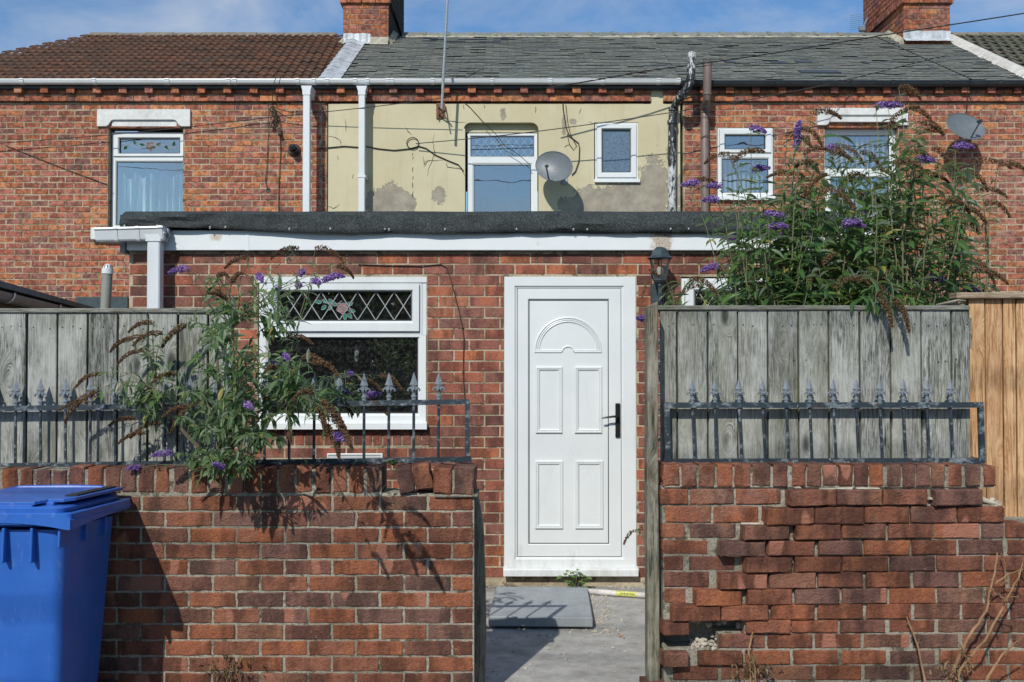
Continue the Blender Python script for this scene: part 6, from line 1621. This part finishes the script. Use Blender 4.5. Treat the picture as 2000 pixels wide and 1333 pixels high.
for t_ in BRN:
    D = ldep(t_[0], t_[1], True); p = P(t_[0], t_[1], D); f_ = nr(p); k = t_[3] if len(t_) > 3 else 1
    if t_[1] > 880: f_ = root
    d = Vector((t_[2]*.8, -.25, .25 if k == 1 else -.2)); base = p - Vector((.04*t_[2], 0, -.01))
    B.stem(f_, base, (random.uniform(-.05,.05), -.03, .08), .0032, leaves=6, L=.08, w=.019, t0=.15, wob=.02)
    panicle(B.br, base, d, random.uniform(.11,.16)*(1 if k == 1 else 1.25), .0145*k**.5, int(330*k), random.uniform(.9,1.7), .0040)
FILL = [(430,640,38,80,14),(430,760,60,90,30),(465,850,60,50,30),(300,770,80,20,10),(560,760,50,50,10),(620,780,60,30,9),(690,765,45,18,4),(540,610,45,45,8),(385,830,50,40,10),(520,680,30,50,6),(430,895,55,20,14)]
for (cx, cy_, sx, sy, n) in FILL:
    for _ in range(n):
        x = random.gauss(cx, sx*.62); y = random.gauss(cy_, sy*.62)
        if y > 925 and random.random() < .75: continue
        D = ldep(x, y); p = P(x, y, D); f_ = nr(p) if y < 870 else root
        a = p*.72+f_*.28-Vector((0,0,.03))
        B.stem(a, p, (0,0,.02), .0022, leaves=6, L=random.uniform(.065,.12), w=random.uniform(.017,.030), t0=.05, n=6, wob=.01)
for _ in range(12):                                     # leaves hanging over the coping
    x = random.choice((random.gauss(500,40), random.gauss(370,50), random.gauss(620,70), random.gauss(720,40))); base = P(x, 905+random.uniform(-10,12), 4.74); leaf(B.lf, base, Vector((random.gauss(0,.6),-.7,-.2)), random.uniform(.06,.10), .018, 1.4)
B.build(lb, M_leafs)
# ---- weeds
def weed(loc, label, n, h, L, w, mat=M_weed, name='weed'):
    t = thing(name, loc, label, 'weed'); lf, st = MB(), MB(); c = Vector(loc)
    for k in range(n):
        e = c+Vector((random.gauss(0,h*.5), random.gauss(0,h*.25), h*random.uniform(.4,1))); st.tube([c, c*.5+e*.5+Vector((random.gauss(0,.005),0,.01)), e], .0018, 4)
        for q in range(4):
            a = random.uniform(0,6.3); leaf(lf, e-Vector((0,0,h*.12*q)), Vector((cos(a),sin(a)-.3,.35)), L*random.uniform(.6,1.1), w, .6, .12)
    st.build('stem', M_stem, t); lf.build('leaves', mat, t)
c = P(1122, 1145, 7.05); weed((c.x, 7.06, .015), 'small green weed with round leaves at the door threshold', 7, .15, .055, .04)
c = P(770, 906, 4.8); weed((c.x, 4.79, PZ(911,4.79)), 'low green creeper on left wall top under the railing end', 9, .035, .03, .014, M_leafs)
def dry(label, stems, base, name='dead_weed'):
    t = thing(name, base, label, 'dead plant'); st, lf = MB(), MB()
    for pts, r in stems:
        P3 = [P(*p) for p in pts]; Q = []
        for a, b in zip(P3, P3[1:]):
            for i in range(4): Q.append(a+(b-a)*i/4+Vector((random.gauss(0,.002),random.gauss(0,.002),random.gauss(0,.002))))
        Q.append(P3[-1]); n = len(Q); st.tube(Q, [r*(1-.6*i/n) for i in range(n)], 6)
        for i in range(1, n):
            for _ in range(2 if random.random() < .7 else 0):
                d = Vector((random.gauss(0,1),random.gauss(0,1),random.gauss(0,.8))); leaf(lf, Q[i], d, random.uniform(.012,.030), .008, 2.0, .5, random.uniform(-2,2))
    for _ in range(70):
        b = Vector(base)+Vector((random.gauss(0,.05),random.gauss(0,.03),abs(random.gauss(0,.07)))) ; leaf(lf, b, Vector((random.gauss(0,1),random.gauss(0,1),random.gauss(0,.8))), random.uniform(.02,.04), .010, 1.5, .4)
    st.build('stalk', M_dry, t, smooth=True); lf.build('dry_leaves', M_dryl, t)
dry('tall dry brown stalks leaning against the brick wall at bottom right', [
  ([(1850,1400,4.5),(1855,1333,4.5),(1870,1290,4.52),(1895,1240,4.54),(1925,1195,4.55),(1940,1130,4.55),(1948,1080,4.6)], .009),
  ([(1860,1400,4.48),(1875,1310,4.5),(1925,1250,4.5),(1960,1180,4.52),(1990,1130,4.5),(2008,1060,4.5)], .007),
  ([(1840,1400,4.55),(1808,1333,4.58),(1795,1270,4.62),(1778,1225,4.64),(1771,1205,4.65)], .006),
  ([(1900,1400,4.45),(1925,1333,4.45),(1955,1280,4.45),(2010,1235,4.4)], .007),
  ([(1945,1140,4.55),(1965,1125,4.55),(2000,1110,4.5)], .004), ([(1955,1080,4.62),(1963,1100,4.62),(1965,1150,4.6)], .004),
  ([(1872,1255,4.5),(1885,1280,4.5),(1900,1305,4.5)], .003), ([(1935,1150,4.5),(1957,1170,4.5),(1990,1165,4.45)], .003)], P(1862,1333,4.5))
dry('short dry brown stalks at foot of wall below the hole', [([(1470,1400,4.58),(1466,1320,4.6),(1462,1270,4.62),(1471,1235,4.63)], .006), ([(1480,1400,4.58),(1474,1310,4.6),(1470,1280,4.6)], .005)], P(1472,1325,4.6))
dry('tiny withered plant in the joints low on the left wall', [([(438,1400,4.6),(441,1330,4.62),(446,1305,4.64)], .003), ([(445,1400,4.6),(452,1320,4.62)], .003)], P(443,1320,4.62))
# ---- hedge across the lane behind the viewer (seen only in the panes)
random.seed(3)
hg = MB()
for _ in range(9000):
    x = random.uniform(-20,20); z = random.uniform(0,1)**.8; top = 4.3+.7*mnoise.noise(Vector((x*.3,0,0)))+.5*mnoise.noise(Vector((x*1.1,4,0)))
    c = Vector((x, -15+random.uniform(-.5,.9)+.5*mnoise.noise(Vector((x*.7,z*3,1))), z*top)); leaf(hg, c, Vector((random.gauss(0,1),random.gauss(0,1),random.gauss(0,1))), random.uniform(.25,.5), .2, .4)
hg.box(-20,20,-16.6,-15.8,-.02,3.8)
tag(hg.build('hedge', M_hedge), 'tall green hedge across the lane behind the viewer', 'hedge', kind='stuff')
for i, (z, w) in enumerate(((7.2,.3),(7.9,-.3),(8.3,.2),(9.1,-.5),(9.6,.4))):
    m = MB(); m.tube([(-22,-4+w,z+.8+w),(-11,-4+w,z+.15+w*.5),(0,-4,z),(11,-4-w,z+.15-w*.5),(22,-4-w,z+.8-w)], .012, 5)
    tag(m.build('overhead_cable', M_wire), 'black cable high above the lane, ' + ['lowest','second lowest','middle','second highest','highest'][i] + ' of the five', 'cable', 'cables above the lane')
